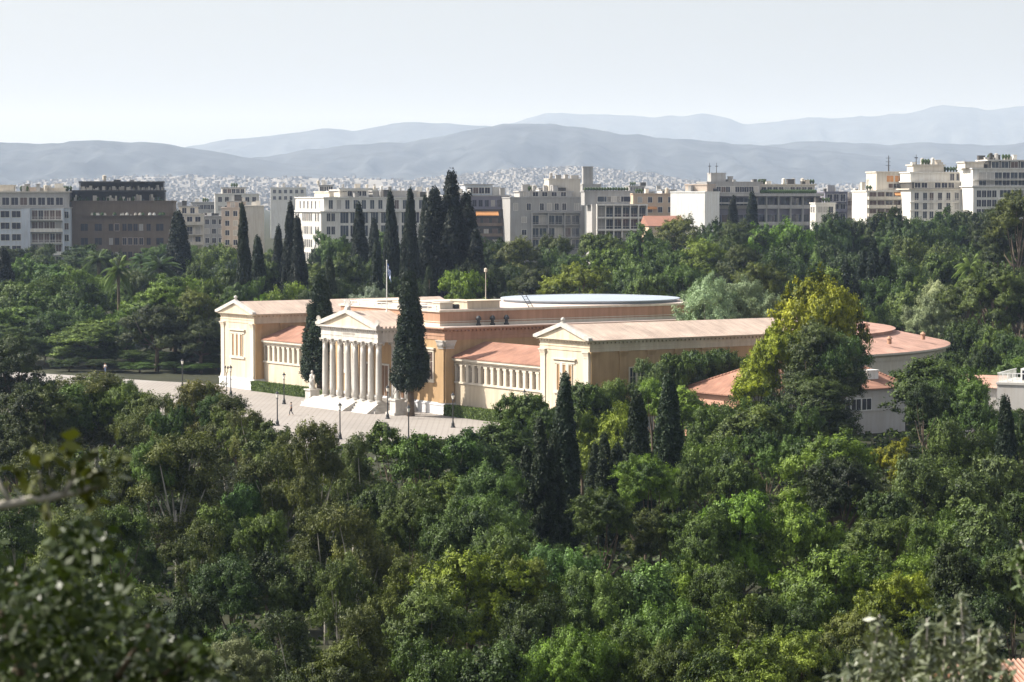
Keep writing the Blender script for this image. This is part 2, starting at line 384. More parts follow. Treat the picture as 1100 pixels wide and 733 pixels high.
for sgn in (-1, 1):
    u0, u1 = (UA, UB) if sgn > 0 else (-UB, -UA)
    wing = hall
    b = MB(); L36 = 36.0
    # walls: front cream, the other sides ochre with shade darkened into it
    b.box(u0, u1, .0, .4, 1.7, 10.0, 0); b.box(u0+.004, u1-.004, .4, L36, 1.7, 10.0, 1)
    b.build('wall', [M['cream'], M['ochre']], wing)
    b = MB(); b.box(u0-.25, u1+.25, -.25, L36, 0, 1.35); b.box(u0-.32, u1+.32, -.32, L36+.05, 1.35, 1.55); b.box(u0-.15, u1+.15, -.15, L36, 1.55, 1.7)
    b.build('plinth', M['plinth'], wing)
    b = MB(); entab(b, u0, u1, 0, L36, 9.95, HE-.02); b.build('cornice', M['trim'] if 0 else M['cream'], wing)
    b = MB(); pediment(b, u0-.7, u1+.7, -.7, HE-.02, HR_, 0, 1); b.build('pediment', [M['cream'], M['marble']], wing)
    b = MB(); gable_roof(b, u0-.66, u1+.66, -.15, L36, HE, HR_+.02); b.build('roof', M['roof_tile_u'], wing)
    for u in (u0+.62, u1-.62): link('pilaster', pil_w, wing, (u, 0, 1.7))
    uc = (u0+u1)/2
    for k in (-1, 0, 1): link('window', tri_win, wing, (uc+k*1.28, 0, 4.95))
    b = MB(); b.box(uc-2.3, uc+2.3, -.22, .0, 4.55, 4.83); b.box(uc-2.2, uc+2.2, -.12, 0, 8.3, 8.55); b.box(uc-2.5, uc+2.5, -.32, 0, 8.75, 8.95)
    for k in (-.5, .5): b.box(uc+k*1.28-.24, uc+k*1.28+.24, -.14, 0, 4.83, 8.3)
    b.build('window_surround', M['trim'], wing)
    b = MB(); b.lathe([(.3, 0), (.3, .15), (.14, .2), (.30, .45), (.22, .62), (.04, .75)], 8, (uc, -.3, HR_+.2)); b.build('acroterion', M['marble'], wing)
    for side in (1, -1):
        ue = u1 if side > 0 else u0; rz = math.pi/2 if side > 0 else -math.pi/2
        if side*sgn < 0 and sgn > 0: continue        # the hidden courtyard face of the right pavilion
        for k in range(9):
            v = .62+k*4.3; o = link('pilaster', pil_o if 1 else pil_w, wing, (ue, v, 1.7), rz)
            if 1 <= k < 8:
                for dv in (1.55, 2.75):
                    if (side*sgn > 0): link('window', side_win, wing, (ue, v+dv, 4.6), rz)
# links between pavilions and centre, with a long colonnade of windows
UC = 15.1
for sgn in (-1, 1):
    lk = hall
    a0, a1 = (UC, UA) if sgn > 0 else (-UA, -UC)
    b = MB(); n = 15; dx = (a1-a0)/n
    zs0, zs1 = 4.45, 6.72
    b.box(a0, a1, 1.6, 2.0, .7, zs0, 0); b.box(a0, a1, 1.6, 2.0, zs1, 7.25, 0); b.box(a0, a1, 2.02, 11, .7, 7.25, 0)
    b.build('wall', M['cream'], lk)
    b = MB()
    for i in range(n+1):
        u = a0+i*dx; wl = .36
        c0, c1 = max(a0, u-wl), min(a1, u+wl)
        b.box(c0, c1, 1.60, 2.02, zs0+.002, zs1-.002)
        b.box(max(a0, c0-.05), min(a1, c1+.05), 1.5, 1.60, zs1-.26, zs1-.003); b.box(max(a0, c0+.08), min(a1, c1-.08), 1.54, 1.6, zs0+.003, zs1-.26)
    b.build('pier_row', M['trim'], lk)
    for i in range(n): link('window', link_win, lk, (a0+(i+.5)*dx, 1.98, zs0+.03))
    b = MB(); b.box(a0, a1, 1.42, 1.6, zs0-.26, zs0); b.box(a0, a1, 1.5, 1.6, zs1+.002, zs1+.2); b.box(a0, a1, 1.35, 1.6, 7.0, 7.25); b.box(a0, a1, 1.05, 1.9, 7.25, 7.55)
    b.build('cornice', M['trim'], lk)
    b = MB(); b.box(a0, a1, 1.42, 1.75, 0, .7); b.build('plinth', M['plinth'], lk)
    b = MB(); b.prism([(.95, 7.56), (12, 7.56), (12, 7.7), (6.4, 9.55), (.95, 7.68)], 'x', a0+.02, a1-.02); b.build('roof', M['roof_tile_red'], lk)
# central block
cb = hall
b = MB(); b.box(-UC, UC, 0, 48, 1.6, 9.95, 0); b.build('wall', M['ochre'], cb)
b = MB(); b.box(-UC-.22, UC+.22, -.22, 41, 0, 1.25); b.box(-UC-.3, UC+.3, -.3, 41, 1.25, 1.42); b.box(-UC-.12, UC+.12, -.12, 41, 1.42, 1.6); b.build('plinth', M['plinth'], cb)
b = MB(); entab(b, -UC, UC, 0, 48, 9.9, 11.5); b.build('cornice', M['terracotta_wall'], cb)
b = MB(); b.box(-UC-.35, UC+.35, -.35, 48.2, 11.502, 11.62); b.build('terrace', M['roof_flat'], cb)
pil_c = pilaster_mesh(1.25, 8.3, 1.0).mesh('pilaster', [M['ochre']]); 
cap_m = MB(); cap_m.hexa([(-.62,-.17,0),(.62,-.17,0),(.62,.02,0),(-.62,.02,0),(-.85,-.42,.85),(.85,-.42,.85),(.85,.02,.85),(-.85,.02,.85)]); cap_m.box(-.9,.9,-.47,.02,.85,1.0)
cap_m.box(-.66,.66,-.22,.02,-.12,0)
for i in range(4): cap_m.lathe([(.05,.02),(.13,.2),(.16,.42),(.03,.5)], 6, (-.48+i*.32, -.3, .05))
cap_me = cap_m.mesh('capital', M['marble'])
for u, v, rz in ((-UC+.7, 0, 0), (UC-.7, 0, 0), (UC, .7, math.pi/2), (-UC, .7, -math.pi/2)):
    p = link('pilaster', pil_c, cb, (u, v, 1.6), rz); link('capital', cap_me, p, (0, -.02, 7.28))
big_win = winmesh('window', 1.5, 3.6, .22, .16, 'brown_glass', 'trim', 1, True)
for u in (-11.6, 11.6):
    wd_ = link('window', big_win, cb, (u, 0, 4.6)); 
    b = MB(); b.box(-1.2, 1.2, -.3, .02, 3.95, 4.2); b.box(-1.1, 1.1, -.2, .02, -.45, -.22); b.build('hood', M['trim'], wd_)
# upper storey set back on the terrace
us = hall
b = MB(); b.box(-13, 13, .6, 48, 11.62, 13.5, 0); b.box(-13.06, 13.06, .54, 48.06, 11.62, 12.0, 1); b.box(-13.06, 13.06, .54, 48.06, 12.15, 12.25, 1); b.box(-13.2, 13.2, .4, 48.2, 13.5, 13.75, 1)
b.build('wall', [M['terracotta_wall'], M['trim']], us)
b = MB(); b.box(-12.9, 12.9, .7, 47.9, 13.752, 13.82); b.build('terrace', M['roof_flat'], us)
vent = MB(); vent.lathe([(.36, 0), (.36, .25), (.22, .3), (.22, .7), (.4, .75), (.4, 1.0), (.2, 1.3), (.05, 1.35)], 10)
vm = vent.mesh('roof_vent', M['iron'])
for k in range(3): link('roof_vent', vm, us, (13.95, 6.1+k*2.25, 11.62))
# glazed ring over the round court: low drum with pale metal roof
b = MB(); cx, cy, rr = 0, 34.5, 12.9; nseg = 64
ring = lambda r, z: [(cx+r*math.cos(2*math.pi*i/nseg), cy+r*math.sin(2*math.pi*i/nseg), z) for i in range(nseg)]
vs = ring(rr-.5, 13.8)+ring(rr-.3, 14.15)+ring(rr, 14.17)+ring(rr, 14.3)+ring(rr-3.6, 14.48)+ring(rr-3.7, 14.44)
fs = []
for k in range(5):
    for i in range(nseg):
        j = (i+1) % nseg; fs.append((k*nseg+i, k*nseg+j, (k+1)*nseg+j, (k+1)*nseg+i))
b.add(vs, fs); b.build('ring_roof', M['metal_roof'], hall)
b = MB(); vs = ring(rr-3.68, 14.42); b.add(vs+[(cx, cy, 14.46)], [(i, (i+1) % nseg, nseg) for i in range(nseg)]); b.build('court_skylight', M['metal_roof'], hall)
# plant rooms, ducts and boxes on the upper terrace
def roofbox(u0, u1, v0, v1, h, m, top=True):
    b = MB(); b.box(u0, u1, v0, v1, 13.82, 13.82+h); 
    if top: b.box(u0-.12, u1+.12, v0-.12, v1+.12, 13.82+h, 13.95+h)
    b.build('plant_room', M[m], hall)
roofbox(8.6, 12.6, 5.2, 10.4, .95, 'cream'); roofbox(3.6, 8.2, 2.6, 9.6, .8, 'roof_flat'); roofbox(-6, 2.8, 5.0, 9.2, .35, 'trim'); roofbox(-12.4, -7, 3, 11, .4, 'trim'); 
roofbox(10.0, 11.6, 1.5, 3.5, .8, 'trim'); roofbox(5.6, 7.4, 1.0, 2.2, .6, 'white_paint', False)
b = MB(); 
for k in range(3): b.lathe([(.42, 0), (.42, .5), (.3, .62)], 10, (9.0+k*1.25, 4.2, 13.82))
b.build('roof_fan', M['iron'], hall)
b = MB(); b.box(-12, 12, .55, .75, 14.25, 14.33)
for k in range(13): b.box(-12+k*2-.04, -12+k*2+.04, .6, .7, 13.76, 14.25)
b.build('railing', M['white_paint'], hall)
b = MB()
for dv in (0, .7):
    b.tube([(12.9, 15.0+dv, 13.8), (10.9, 15.0+dv, 15.6)], [.05]*2, 5)
for k in range(6): b.tube([(12.7-.33*k, 15.0, 13.98+.3*k), (12.7-.33*k, 15.7, 13.98+.3*k)], [.035]*2, 4)
b.build('ladder', M['iron'], hall)
b = MB(); b.tube([(11, 9.2, 13.8), (11, 9.2, 18.6)], [.06, .04], 6); b.lathe([(.02, 0), (.22, .1), (.22, .5), (.02, .62)], 8, (11, 9.2, 18.6)); b.build('floodlight_mast', M['trim'], hall)

# portico
po = hall
PV, PU, PS = -5.3, 7.1, 1.37
b = MB()
for k in range(4): e_ = .3*k; b.box(-7.95-e_, 7.95+e_, -6.1-e_, -.3, PS-.34*(k+1), PS-.34*k-.003*k, 0)
b.build('steps', M['marble'], po)
b = MB()
for u0_, u1_ in ((-9.9, -8.0), ):
    b.hexa([(-8.9,-8.4,.07),(2.6,-8.4,.07),(2.6,-6.95,.07),(-8.9,-6.95,.07),(-8.9,-8.35,.12),(2.6,-8.35,.12),(2.6,-6.2,1.30),(-8.9,-6.2,1.30)])
b.build('ramp', M['marble'], po)
b = MB(); b.hexa([(4.3,-8.0,.07),(8.4,-8.0,.07),(8.4,-6.95,.07),(4.3,-6.95,.07),(4.3,-7.95,.12),(8.4,-7.95,.12),(8.4,-6.2,1.30),(4.3,-6.2,1.30)]); b.build('ramp', M['marble'], po)
colm = MB(); colm.lathe([(.44, .28), (.445, 1.5), (.44, 2.8), (.415, 4.6), (.385, 6.2), (.37, 7.15)], 40, flute=.10)
colm = colm.mesh('column', M['marble'], True)
basem = MB(); basem.box(-.62, .62, -.62, .62, 0, .12); basem.lathe([(.6, .12), (.6, .18), (.5, .2), (.54, .24), (.45, .28)], 20)
basem = basem.mesh('base', M['marble'])
capm = MB(); capm.lathe([(.37, 7.15), (.42, 7.2), (.37, 7.24), (.40, 7.4), (.50, 7.62), (.42, 7.64), (.46, 7.75), (.60, 7.9)], 16, flute=.1)
capm.box(-.62, .62, -.62, .62, 7.9, 8.04)
for i in range(4):
    a = math.pi/4+i*math.pi/2; capm.lathe([(.02, 0), (.13, .08), (.13, .2), (.02, .28)], 6, (.66*math.cos(a), .66*math.sin(a), 7.62))
capm = capm.mesh('capital', M['marble'])
spots = [(-PU+i*2*PU/7, PV) for i in range(8)]+[(-PU, -2.9), (PU, -2.9), (-PU, -.75), (PU, -.75)]
for u, v in spots:
    c = link('column', colm, po, (u, v, PS)); link('base', basem, c); link('capital', capm, c)
b = MB(); u0, u1, v0 = -PU-.42, PU+.42, PV-.42
for (x0, x1, y0, y1) in ((u0, u1, v0, v0+.84), (u0, u0+.84, v0+.84, -.02), (u1-.84, u1, v0+.84, -.02)):
    b.box(x0, x1, y0, y1, 9.41, 10.5)
b.box(u0-.06, u1+.06, v0-.06, -.02, 9.93, 10.02); b.box(u0+.02, u1-.02, v0+.02, -.02, 10.503, 10.95)
b.box(u0-.3, u1+.3, v0-.3, -.02, 10.95, 11.08); b.box(u0-.52, u1+.52, v0-.52, -.02, 11.08, 11.29)
for i in range(26):
    u = u0+.25+i*(u1-u0-.5)/25; b.box(u-.12, u+.12, v0-.2, v0+.01, 10.72, 10.946)
for i in range(10):
    v = v0+.3+i*.55
    b.box(u1-.02, u1+.2, v-.14, v+.14, 10.72, 10.946); b.box(u0-.2, u0+.02, v-.14, v+.14, 10.72, 10.946)
b.build('entablature', M['marble'], po)
b = MB(); b.box(u0+.85, u1-.85, v0+.85, -.03, 9.6, 9.8); b.build('ceiling', M['cream'], po)
b = MB(); pediment(b, u0-.6, u1+.6, v0-.6, 11.29, 13.3, 0, 1, .36, .45); b.build('pediment', [M['cream'], M['marble']], po)
b = MB(); b.prism([(u0-.55, 11.3), (u1+.55, 11.3), (0, 13.34)], 'y', v0+.15, 4.0)
for i in range(18):
    v = v0-.3+i*.62; b.box(u1+.42, u1+.60, v-.13, v+.13, 11.3, 11.55); b.box(u0-.60, u0-.42, v-.13, v+.13, 11.3, 11.55)
b.build('roof', M['roof_tile_u'], po)
def acro(b, x, y, z, s_):
    b.box(x-.35*s_, x+.35*s_, y-.3*s_, y+.3*s_, z, z+.35*s_)
    for k in range(-3, 4):
        a = k*.36; b.hexa([(x+.08*k*s_-.06*s_, y-.12*s_, z+.33*s_), (x+.08*k*s_+.06*s_, y-.12*s_, z+.33*s_), (x+.08*k*s_+.06*s_, y+.12*s_, z+.33*s_), (x+.08*k*s_-.06*s_, y+.12*s_, z+.33*s_)]+
            [(x+math.sin(a)*1.15*s_+d*.1*s_, y+e_*.08*s_, z+(.3+math.cos(a)*1.15)*s_) for d, e_ in ((-1,-1),(1,-1),(1,1),(-1,1))])
for x, z, s_ in ((0, 13.55, 1.0), (u0-.35, 11.6, .6), (u1+.35, 11.6, .6)):
    b = MB(); acro(b, x, v0-.2, z, s_); b.build('acroterion', M['marble'], po)
# dark lettering cut into the frieze of the portico
b = MB(); xs = -1.6
for wd_ in (.34, .34, .34, .34, .2, .34, .34):
    b.box(xs, xs+.07, v0-.075, v0-.055, 10.1, 10.42)
    b.box(xs+wd_-.07, xs+wd_, v0-.075, v0-.055, 10.1, 10.42); b.box(xs+.07, xs+wd_-.07, v0-.075, v0-.055, 10.36, 10.42); xs += .47
b.build('inscription', mat('gilt', (.42,.38,.33), .5), po)
# doors behind the columns
for u in (-4.2, 0, 4.2):
    b = MB(); b.box(-.95, .95, -.06, .02, 0, 4.4, 0); b.box(-1.2, -.95, -.14, .02, 0, 4.65, 1); b.box(.95, 1.2, -.14, .02, 0, 4.65, 1); b.box(-.95, .95, -.14, .02, 4.4, 4.65, 1); b.box(-.03, .03, -.1, -.06, 0, 4.4, 1)
    b.build('door', [M['wood'], M['marble']], po, (u, 0, PS))
# rear: the great half-round range with stepped ring roofs
rw = hall
def arc(b, r0, z0, r1, z1, a0, a1, n=60, c=(0, 45), mi=0):
    vs = []
    for i in range(n+1):
        a = a0+(a1-a0)*i/n
        vs += [(c[0]+r0*math.cos(a), c[1]+r0*math.sin(a), z0), (c[0]+r1*math.cos(a), c[1]+r1*math.sin(a), z1)]
    fs = [(2*i, 2*i+2, 2*i+3, 2*i+1) for i in range(n)]
    b.add(vs, fs, mi)
A0, A1 = -.19, math.pi+.19
b = MB(); arc(b, 42.8, 0, 42.8, 7.2, A0, A1); arc(b, 42.95, 6.7, 42.95, 7.2, A0, A1); arc(b, 42.95, 7.2, 43.6, 7.5, A0, A1); arc(b, 43.6, 7.5, 43.6, 7.75, A0, A1)
b.build('wall', M['plinth'] if 0 else M['trim'], rw)
b = MB(); arc(b, 43.6, 7.75, 35.5, 9.4, A0, A1); b.build('roof', M['roof_tile_pink'], rw)
b = MB(); arc(b, 35.5, 9.4, 35.5, 9.85, A0, A1); arc(b, 35.8, 9.85, 26, 11.2, A0, A1); arc(b, 26, 11.2, 26, 0, A0, A1); b.build('roof', M['roof_tile_pink'], rw)
for q in (.16, .3, .5, .62):
    b = MB(); r_ = 33.5 if q in (.16, .5) else 40.5; z = 10.1 if q in (.16, .5) else 8.7
    b.lathe([(.3, 0), (.3, .7), (.45, .75), (.1, 1.1)], 8, (r_*math.cos(q), 45+r_*math.sin(q), z)); b.build('roof_vent', M['terracotta_wall'], rw)
# ------------------------------------------------------------------ things on the plaza
def leafset(n, rng, pos, nor, size, elong, up=0):
    """n leaf faces as flat rhombs: returns 4n vertices"""
    rnd = rng.normal(size=(n, 3)); nor = nor/np.linalg.norm(nor, axis=1, keepdims=True)
    if up: rnd = rnd*(1-abs(up))+np.array([0, 0, up*2.0])
    t1 = rnd-nor*(rnd*nor).sum(1, keepdims=True); t1 /= np.linalg.norm(t1, axis=1, keepdims=True)+1e-9
    t2 = np.cross(nor, t1)
    s = (size*rng.uniform(.6, 1.35, n))[:, None]
    a = t1*s*elong*.5; b = t2*s*.5
    return np.stack([pos-a, pos+b-a*.1, pos+a, pos-b-a*.1], 1).reshape(-1, 3)
def leafmesh(name, verts, tone, m):
    n = len(verts)//4; me = bpy.data.meshes.new(name)
    me.vertices.add(n*4); me.vertices.foreach_set('co', verts.astype(np.float32).ravel())
    me.loops.add(n*4); me.loops.foreach_set('vertex_index', np.arange(n*4, dtype=np.int32))
    me.polygons.add(n); me.polygons.foreach_set('loop_start', np.arange(0, n*4, 4, dtype=np.int32))
    try: me.polygons.foreach_set('loop_total', np.full(n, 4, np.int32))
    except Exception: pass
    a = me.attributes.new('tone', 'FLOAT', 'FACE'); a.data.foreach_set('value', np.clip(tone, 0, 1).astype(np.float32))
    me.materials.append(m); me.update(calc_edges=True); me.validate(); return me
def hedge(name, u0, u1, v0, v1, h, label):
    rng = np.random.default_rng(int(u0*10) % 97+3)
    e = empty(name, hb((u0+u1)/2, (v0+v1)/2, .06), HRZ, label, 'hedge', 'clipped hedges along the hall')
    L_, W_ = (u1-u0)/2, (v1-v0)/2; n = 15000
    f = rng.integers(0, 10, n); p = np.zeros((n, 3)); nn = np.zeros((n, 3))
    for i in range(n):
        x, y, z = rng.uniform(-L_, L_), rng.uniform(-W_, W_), rng.uniform(0, h)
        if f[i] < 4: z = h; nn[i] = (0, 0, 1)
        elif f[i] < 8: y = -W_; nn[i] = (0, -1, 0)
        elif f[i] < 9: x = L_; nn[i] = (1, 0, 0)
        else: x = -L_; nn[i] = (-1, 0, 0)
        p[i] = (x, y, z)
    p += rng.normal(size=p.shape)*.05
    v = leafset(n, rng, p, nn+rng.normal(size=nn.shape)*.55, .14, 1.6)
    t = rng.random(n)*.7+.15
    link('foliage', leafmesh('foliage', v, t, M['leaf_broad']), e)
    b = MB(); b.box(-L_+.1, L_-.1, -W_+.1, W_-.1, 0, h-.1); b.build('branches', mat('hedge_inner_'+str(int(abs(u0))), (.03,.035,.015)), e)
hedge('hedge', -36.6, -14.2, -.9, .35, 1.35, 'clipped green hedge along the left link wall, between left pavilion and portico')
hedge('hedge', 16.4, 36.2, -.9, .35, 1.35, 'clipped green hedge along the right link wall, between portico and right pavilion')

def lamp_mesh(h):
    b = MB(); b.lathe([(.30, 0), (.30, .12), (.22, .2), (.2, .55), (.13, .65), (.085, .9), (.065, h-.95), (.1, h-.9), (.07, h-.85)], 10)
    return b
def make_lamp(h=4.4):
    e = empty('street_lamp', (0,0,0)); post = lamp_mesh(h).build('post', M['iron'], e)
    b = MB(); b.tube([(-.34,0,h-.98), (.34,0,h-.98)], [.03,.03], 5); b.build('crossbar', M['iron'], e)
    b = MB(); b.lathe([(.11, h-.84), (.20, h-.40), (.21, h-.38)], 6); b.build('lantern', M['lamp_glass'], e)
    b = MB(); b.lathe([(.27, h-.38), (.18, h-.22), (.06, h-.1), (.03, h+.05)], 6); b.build('cap', M['iron'], e)
    return e
def clone(root, loc, rz=0):
    r = root.copy(); col.objects.link(r); r.location = loc; r.rotation_euler = (0, 0, rz)
    for ch in root.children:
        c = ch.copy(); col.objects.link(c); c.parent = r
    return r
def onground(px, py, z=.06):
    r = ray(px, py); t = (z-CH)/r.z; return Vector((r.x*t, r.y*t, z))
lamps = [(248,425,'black street lamp standing before the left pavilion front'),
         (196,416.5,'black street lamp farthest left, by the shady trees at the plaza edge'),
         (305.2,434.2,'black street lamp in front of the left clipped hedge'),
         (298,457.5,'black street lamp whose foot is hidden by leaves, just left of the walking person'),
         (365.3,472,'black street lamp nearest the camera, below the white ramp of the portico'),
         (416.4,450,'black street lamp in front of the side steps of the portico'),
         (439,475,'short-looking black lamp between sparse leaves, below the right cypress trunk'),
         (486.6,459.4,'black street lamp beside the corner of the right clipped hedge'),
         (563.5,455.5,'black street lamp before the right link wall, beside the right pavilion')]
l0 = make_lamp()
for i, (x, y, lb) in enumerate(lamps):
    p = onground(x, y); o = l0 if i == 0 else clone(l0, p); o.location = p; o.rotation_euler.z = HRZ
    tag(o, lb, 'lamp', 'street lamps on the plaza')
# a double-headed small lamp and bench
e = empty('sign_post', onground(243.5, 420), HRZ, 'thin dark two-armed post beside the lamp at the left pavilion', 'post')
b = MB(); b.lathe([(.14, 0), (.06, .3), (.05, 2.6)], 8); b.build('post', M['iron'], e)
b = MB(); b.tube([(0,0,2.5), (.35,0,2.9), (.42,0,3.3)], [.045]*3, 6); b.tube([(0,0,2.5), (-.35,0,2.9), (-.42,0,3.3)], [.045]*3, 6); b.lathe([(.12,0),(.16,.3),(.03,.45)], 8, (.42,0,3.3)); b.lathe([(.12,0),(.16,.3),(.03,.45)], 8, (-.42,0,3.3)); b.build('arm', M['iron'], e)
def bench(p, lb, rz=HRZ):
    e = empty('park_bench', p, rz, lb, 'bench')
    b = MB()
    for k in range(4): b.box(-.9, .9, -.25+k*.13, -.25+k*.13+.11, .42, .46)
    b.build('seat', M['wood'], e)
    b = MB()
    for k in range(3): b.hexa([(-.9,.27+.03*k,.55+k*.14),(.9,.27+.03*k,.55+k*.14),(.9,.31+.03*k,.55+k*.14),(-.9,.31+.03*k,.55+k*.14),(-.9,.29+.03*k,.66+k*.14),(.9,.29+.03*k,.66+k*.14),(.9,.33+.03*k,.66+k*.14),(-.9,.33+.03*k,.66+k*.14)])
    b.build('backrest', M['wood'], e)
    for x in (-.75, .75):
        b = MB(); b.box(x-.04, x+.04, -.22, .28, 0, .42); b.box(x-.03, x+.03, .30, .36, .3, .96); b.build('leg', M['iron'], e)
bench(onground(331.5, 434), 'dark bench on the plaza beside the left end of the portico steps')
# statues on pedestals flanking the portico
def statue(p, lb, mir=1):
    e = empty('statue', p, HRZ, lb, 'statue', 'marble statues flanking the portico')
    b = MB(); b.box(-1.15,1.15,-1.15,1.15,0,.35); b.box(-.85,.85,-.85,.85,.35,.55); b.box(-.72,.72,-.72,.72,.55,1.9); b.box(-.88,.88,-.88,.88,1.9,2.1); b.build('pedestal', M['marble'], e)
    b = MB(); H0 = 2.1
    b.lathe([(.46,0),(.44,.2),(.36,.9),(.37,1.15),(.31,1.35),(.40,1.75),(.37,1.95),(.13,2.06),(.11,2.16)], 14, (0,0,H0), flute=.06)
    b.lathe([(.05,0),(.14,.06),(.17,.2),(.15,.34),(.06,.42)], 12, (0,-.03,H0+2.13))
    b.tube([(.36*mir,0,H0+1.85),(.52*mir,-.02,H0+1.45),(.42*mir,-.32,H0+1.2)], [.13,.11,.08], 8)
    b.tube([(-.36*mir,0,H0+1.85),(-.48*mir,.05,H0+1.4),(-.44*mir,-.1,H0+1.0)], [.13,.11,.08], 8)
    b.tube([(-.44*mir,.12,H0+1.8),(-.2*mir,-.25,H0+1.2),(.3*mir,-.36,H0+.55)], [.12,.15,.12], 7)
    b.build('figure', M['marble'], e, smooth=True)
statue(hb(-10.6, -5.4, .06), 'white marble statue on a pedestal left of the portico columns')
statue(hb(11.6, -5.2, .06), 'white marble statue on a pedestal right of the portico, beside the cypress trunk', -1)
# flagpole with a limp striped flag
fp = at(415.5, 331.5, 352); 
u_, v_ = hinv(fp.x, fp.y)
e = empty('flagpole', (fp.x, fp.y, 13.3), HRZ, 'thin white flagpole standing on the roof behind the portico', 'flagpole')
topz = CH-(280.5-YH)*352/F
b = MB(); b.lathe([(.14, 0), (.1, .3), (.075, .4), (.05, topz-13.3)], 8); b.lathe([(.02, 0), (.1, .08), (.02, .18)], 8, (0,0,topz-13.3)); b.build('pole', M['white_paint'], e)
fb = mat('flag_blue', (.05,.16,.45), .7); fw = mat('flag_white', (.8,.8,.82), .7)
b = MB(); nx, nz = 10, 9; Hf = 2.5
for i in range(nx):
    for k in range(nz):
        def q(ii, kk):
            s_ = ii/nx; x = .08+s_*.55+.10*math.sin(s_*9); y = .16*math.sin(s_*11+kk*.25); z = topz-13.3-.25-kk/nz*1.15-s_*1.45-.1*math.sin(s_*7)
            return (x, y, z)
        canton = i < 4 and k < 5; mi = 0 if (k % 2 == 0) else 1
        if canton: mi = 1 if (i in (1, 2) and False) or k == 2 or i == 2 else 0
        b.add([q(i,k), q(i+1,k), q(i+1,k+1), q(i,k+1)], [(0,1,2,3)], mi)
fo = b.build('flag', [fb, fw], None, (fp.x, fp.y, 13.3)); fo.rotation_euler.z = HRZ+.5
tag(fo, 'blue and white striped flag hanging limp from the flagpole', 'flag')

# people: one skinned body each, clothes as children
def person(p, rz, lb, shirt, trouser, stride=.28, h=1.72):
    e = empty('person', p, rz, lb, 'person'); k = h/1.75
    J = dict(pel=(0,0,.95), sp=(0,.01,1.15), ch=(0,0,1.36), nk=(0,-.01,1.52), hd=(0,-.03,1.60), hd2=(0,-.03,1.73),
        lh=(.10,0,.90), lk=(.11,-stride*.55,.50), la=(.11,-stride*.75,.09), lt=(.12,-stride-.12,.03),
        rh=(-.10,0,.90), rk=(-.11,stride*.1,.50), ra=(-.11,stride,.12), rt=(-.12,stride-.16,.03),
        ls=(.19,.01,1.42), le=(.24,.10,1.15), lw=(.24,.02,.92), lg=(.24,-.03,.82), rs=(-.19,.01,1.42), re=(-.24,-.04,1.15), rw=(-.23,-.16,.95), rg=(-.23,-.21,.87))
    rad = dict(pel=.15, sp=.13, ch=.155, nk=.055, hd=.085, hd2=.08, lh=.1, lk=.062, la=.042, lt=.035, rh=.1, rk=.062, ra=.042, rt=.035, ls=.062, le=.045, lw=.032, lg=.035, rs=.062, re=.045, rw=.032, rg=.035)
    E = ['pel sp','sp ch','ch nk','nk hd','hd hd2','pel lh','lh lk','lk la','la lt','pel rh','rh rk','rk ra','ra rt','ch ls','ls le','le lw','lw lg','ch rs','rs re','re rw','rw rg']
    def skin(name, keys, grow, m, parent):
        idx = {q: i for i, q in enumerate(keys)}
        me = bpy.data.meshes.new(name); me.from_pydata([tuple(c*k for c in J[q]) for q in keys], [(idx[a.split()[0]], idx[a.split()[1]]) for a in E if a.split()[0] in idx and a.split()[1] in idx], [])
        o = link(name, me, parent); o.modifiers.new('skin', 'SKIN'); 
        for i, q in enumerate(keys): r_ = rad[q]*grow*k; me.skin_vertices[0].data[i].radius = (r_, r_)
        me.skin_vertices[0].data[0].use_root = True
        sb = o.modifiers.new('sub', 'SUBSURF'); sb.levels = 1; sb.render_levels = 2; me.materials.append(m); return o
    skin('body', list(J), 1, M.get('skin') or mat('skin', (.45,.28,.19), .6), e)
    skin('shirt', ['sp','ch','ls','le','rs','re'], 1.16, mat('cloth', shirt, .9), e)
    skin('trousers', ['pel','sp','lh','lk','la','rh','rk','ra'], 1.14, mat('cloth', trouser, .9), e)
    b = MB(); b.lathe([(.02,.10*0),(.095,.02),(.1,.09),(.07,.15),(.01,.17)], 12, (0,0,1.66*k)); b.build('hair', M.get('hair') or mat('hair', (.03,.02,.015), .6), e, smooth=True)
    return e
person(onground(312.8, 446.5), HRZ-.9, 'person in a grey top and dark trousers walking across the open plaza', (.32,.33,.36), (.03,.03,.04))
person(onground(113.2, 401.5), HRZ+.4, 'person in a white shirt standing at the shady left edge of the plaza', (.78,.78,.8), (.16,.2,.3), .1)

# ------------------------------------------------------------------ small houses on the right
def house_frame(px, D): 
    p = at(px, 300, D); return p.x, p.y
hx, hy = house_frame(795.5, 305)
hs = empty('tiled_house', (hx, hy, 0), HRZ, 'low house with red hipped tile roof and shaded grey side wall with window band', 'house')
mat('grey_render_shade', (.50,.48,.46), .85, .06, .4, stain=.1); mat('pink_render', (.60,.33,.24), .85, .06, .4)
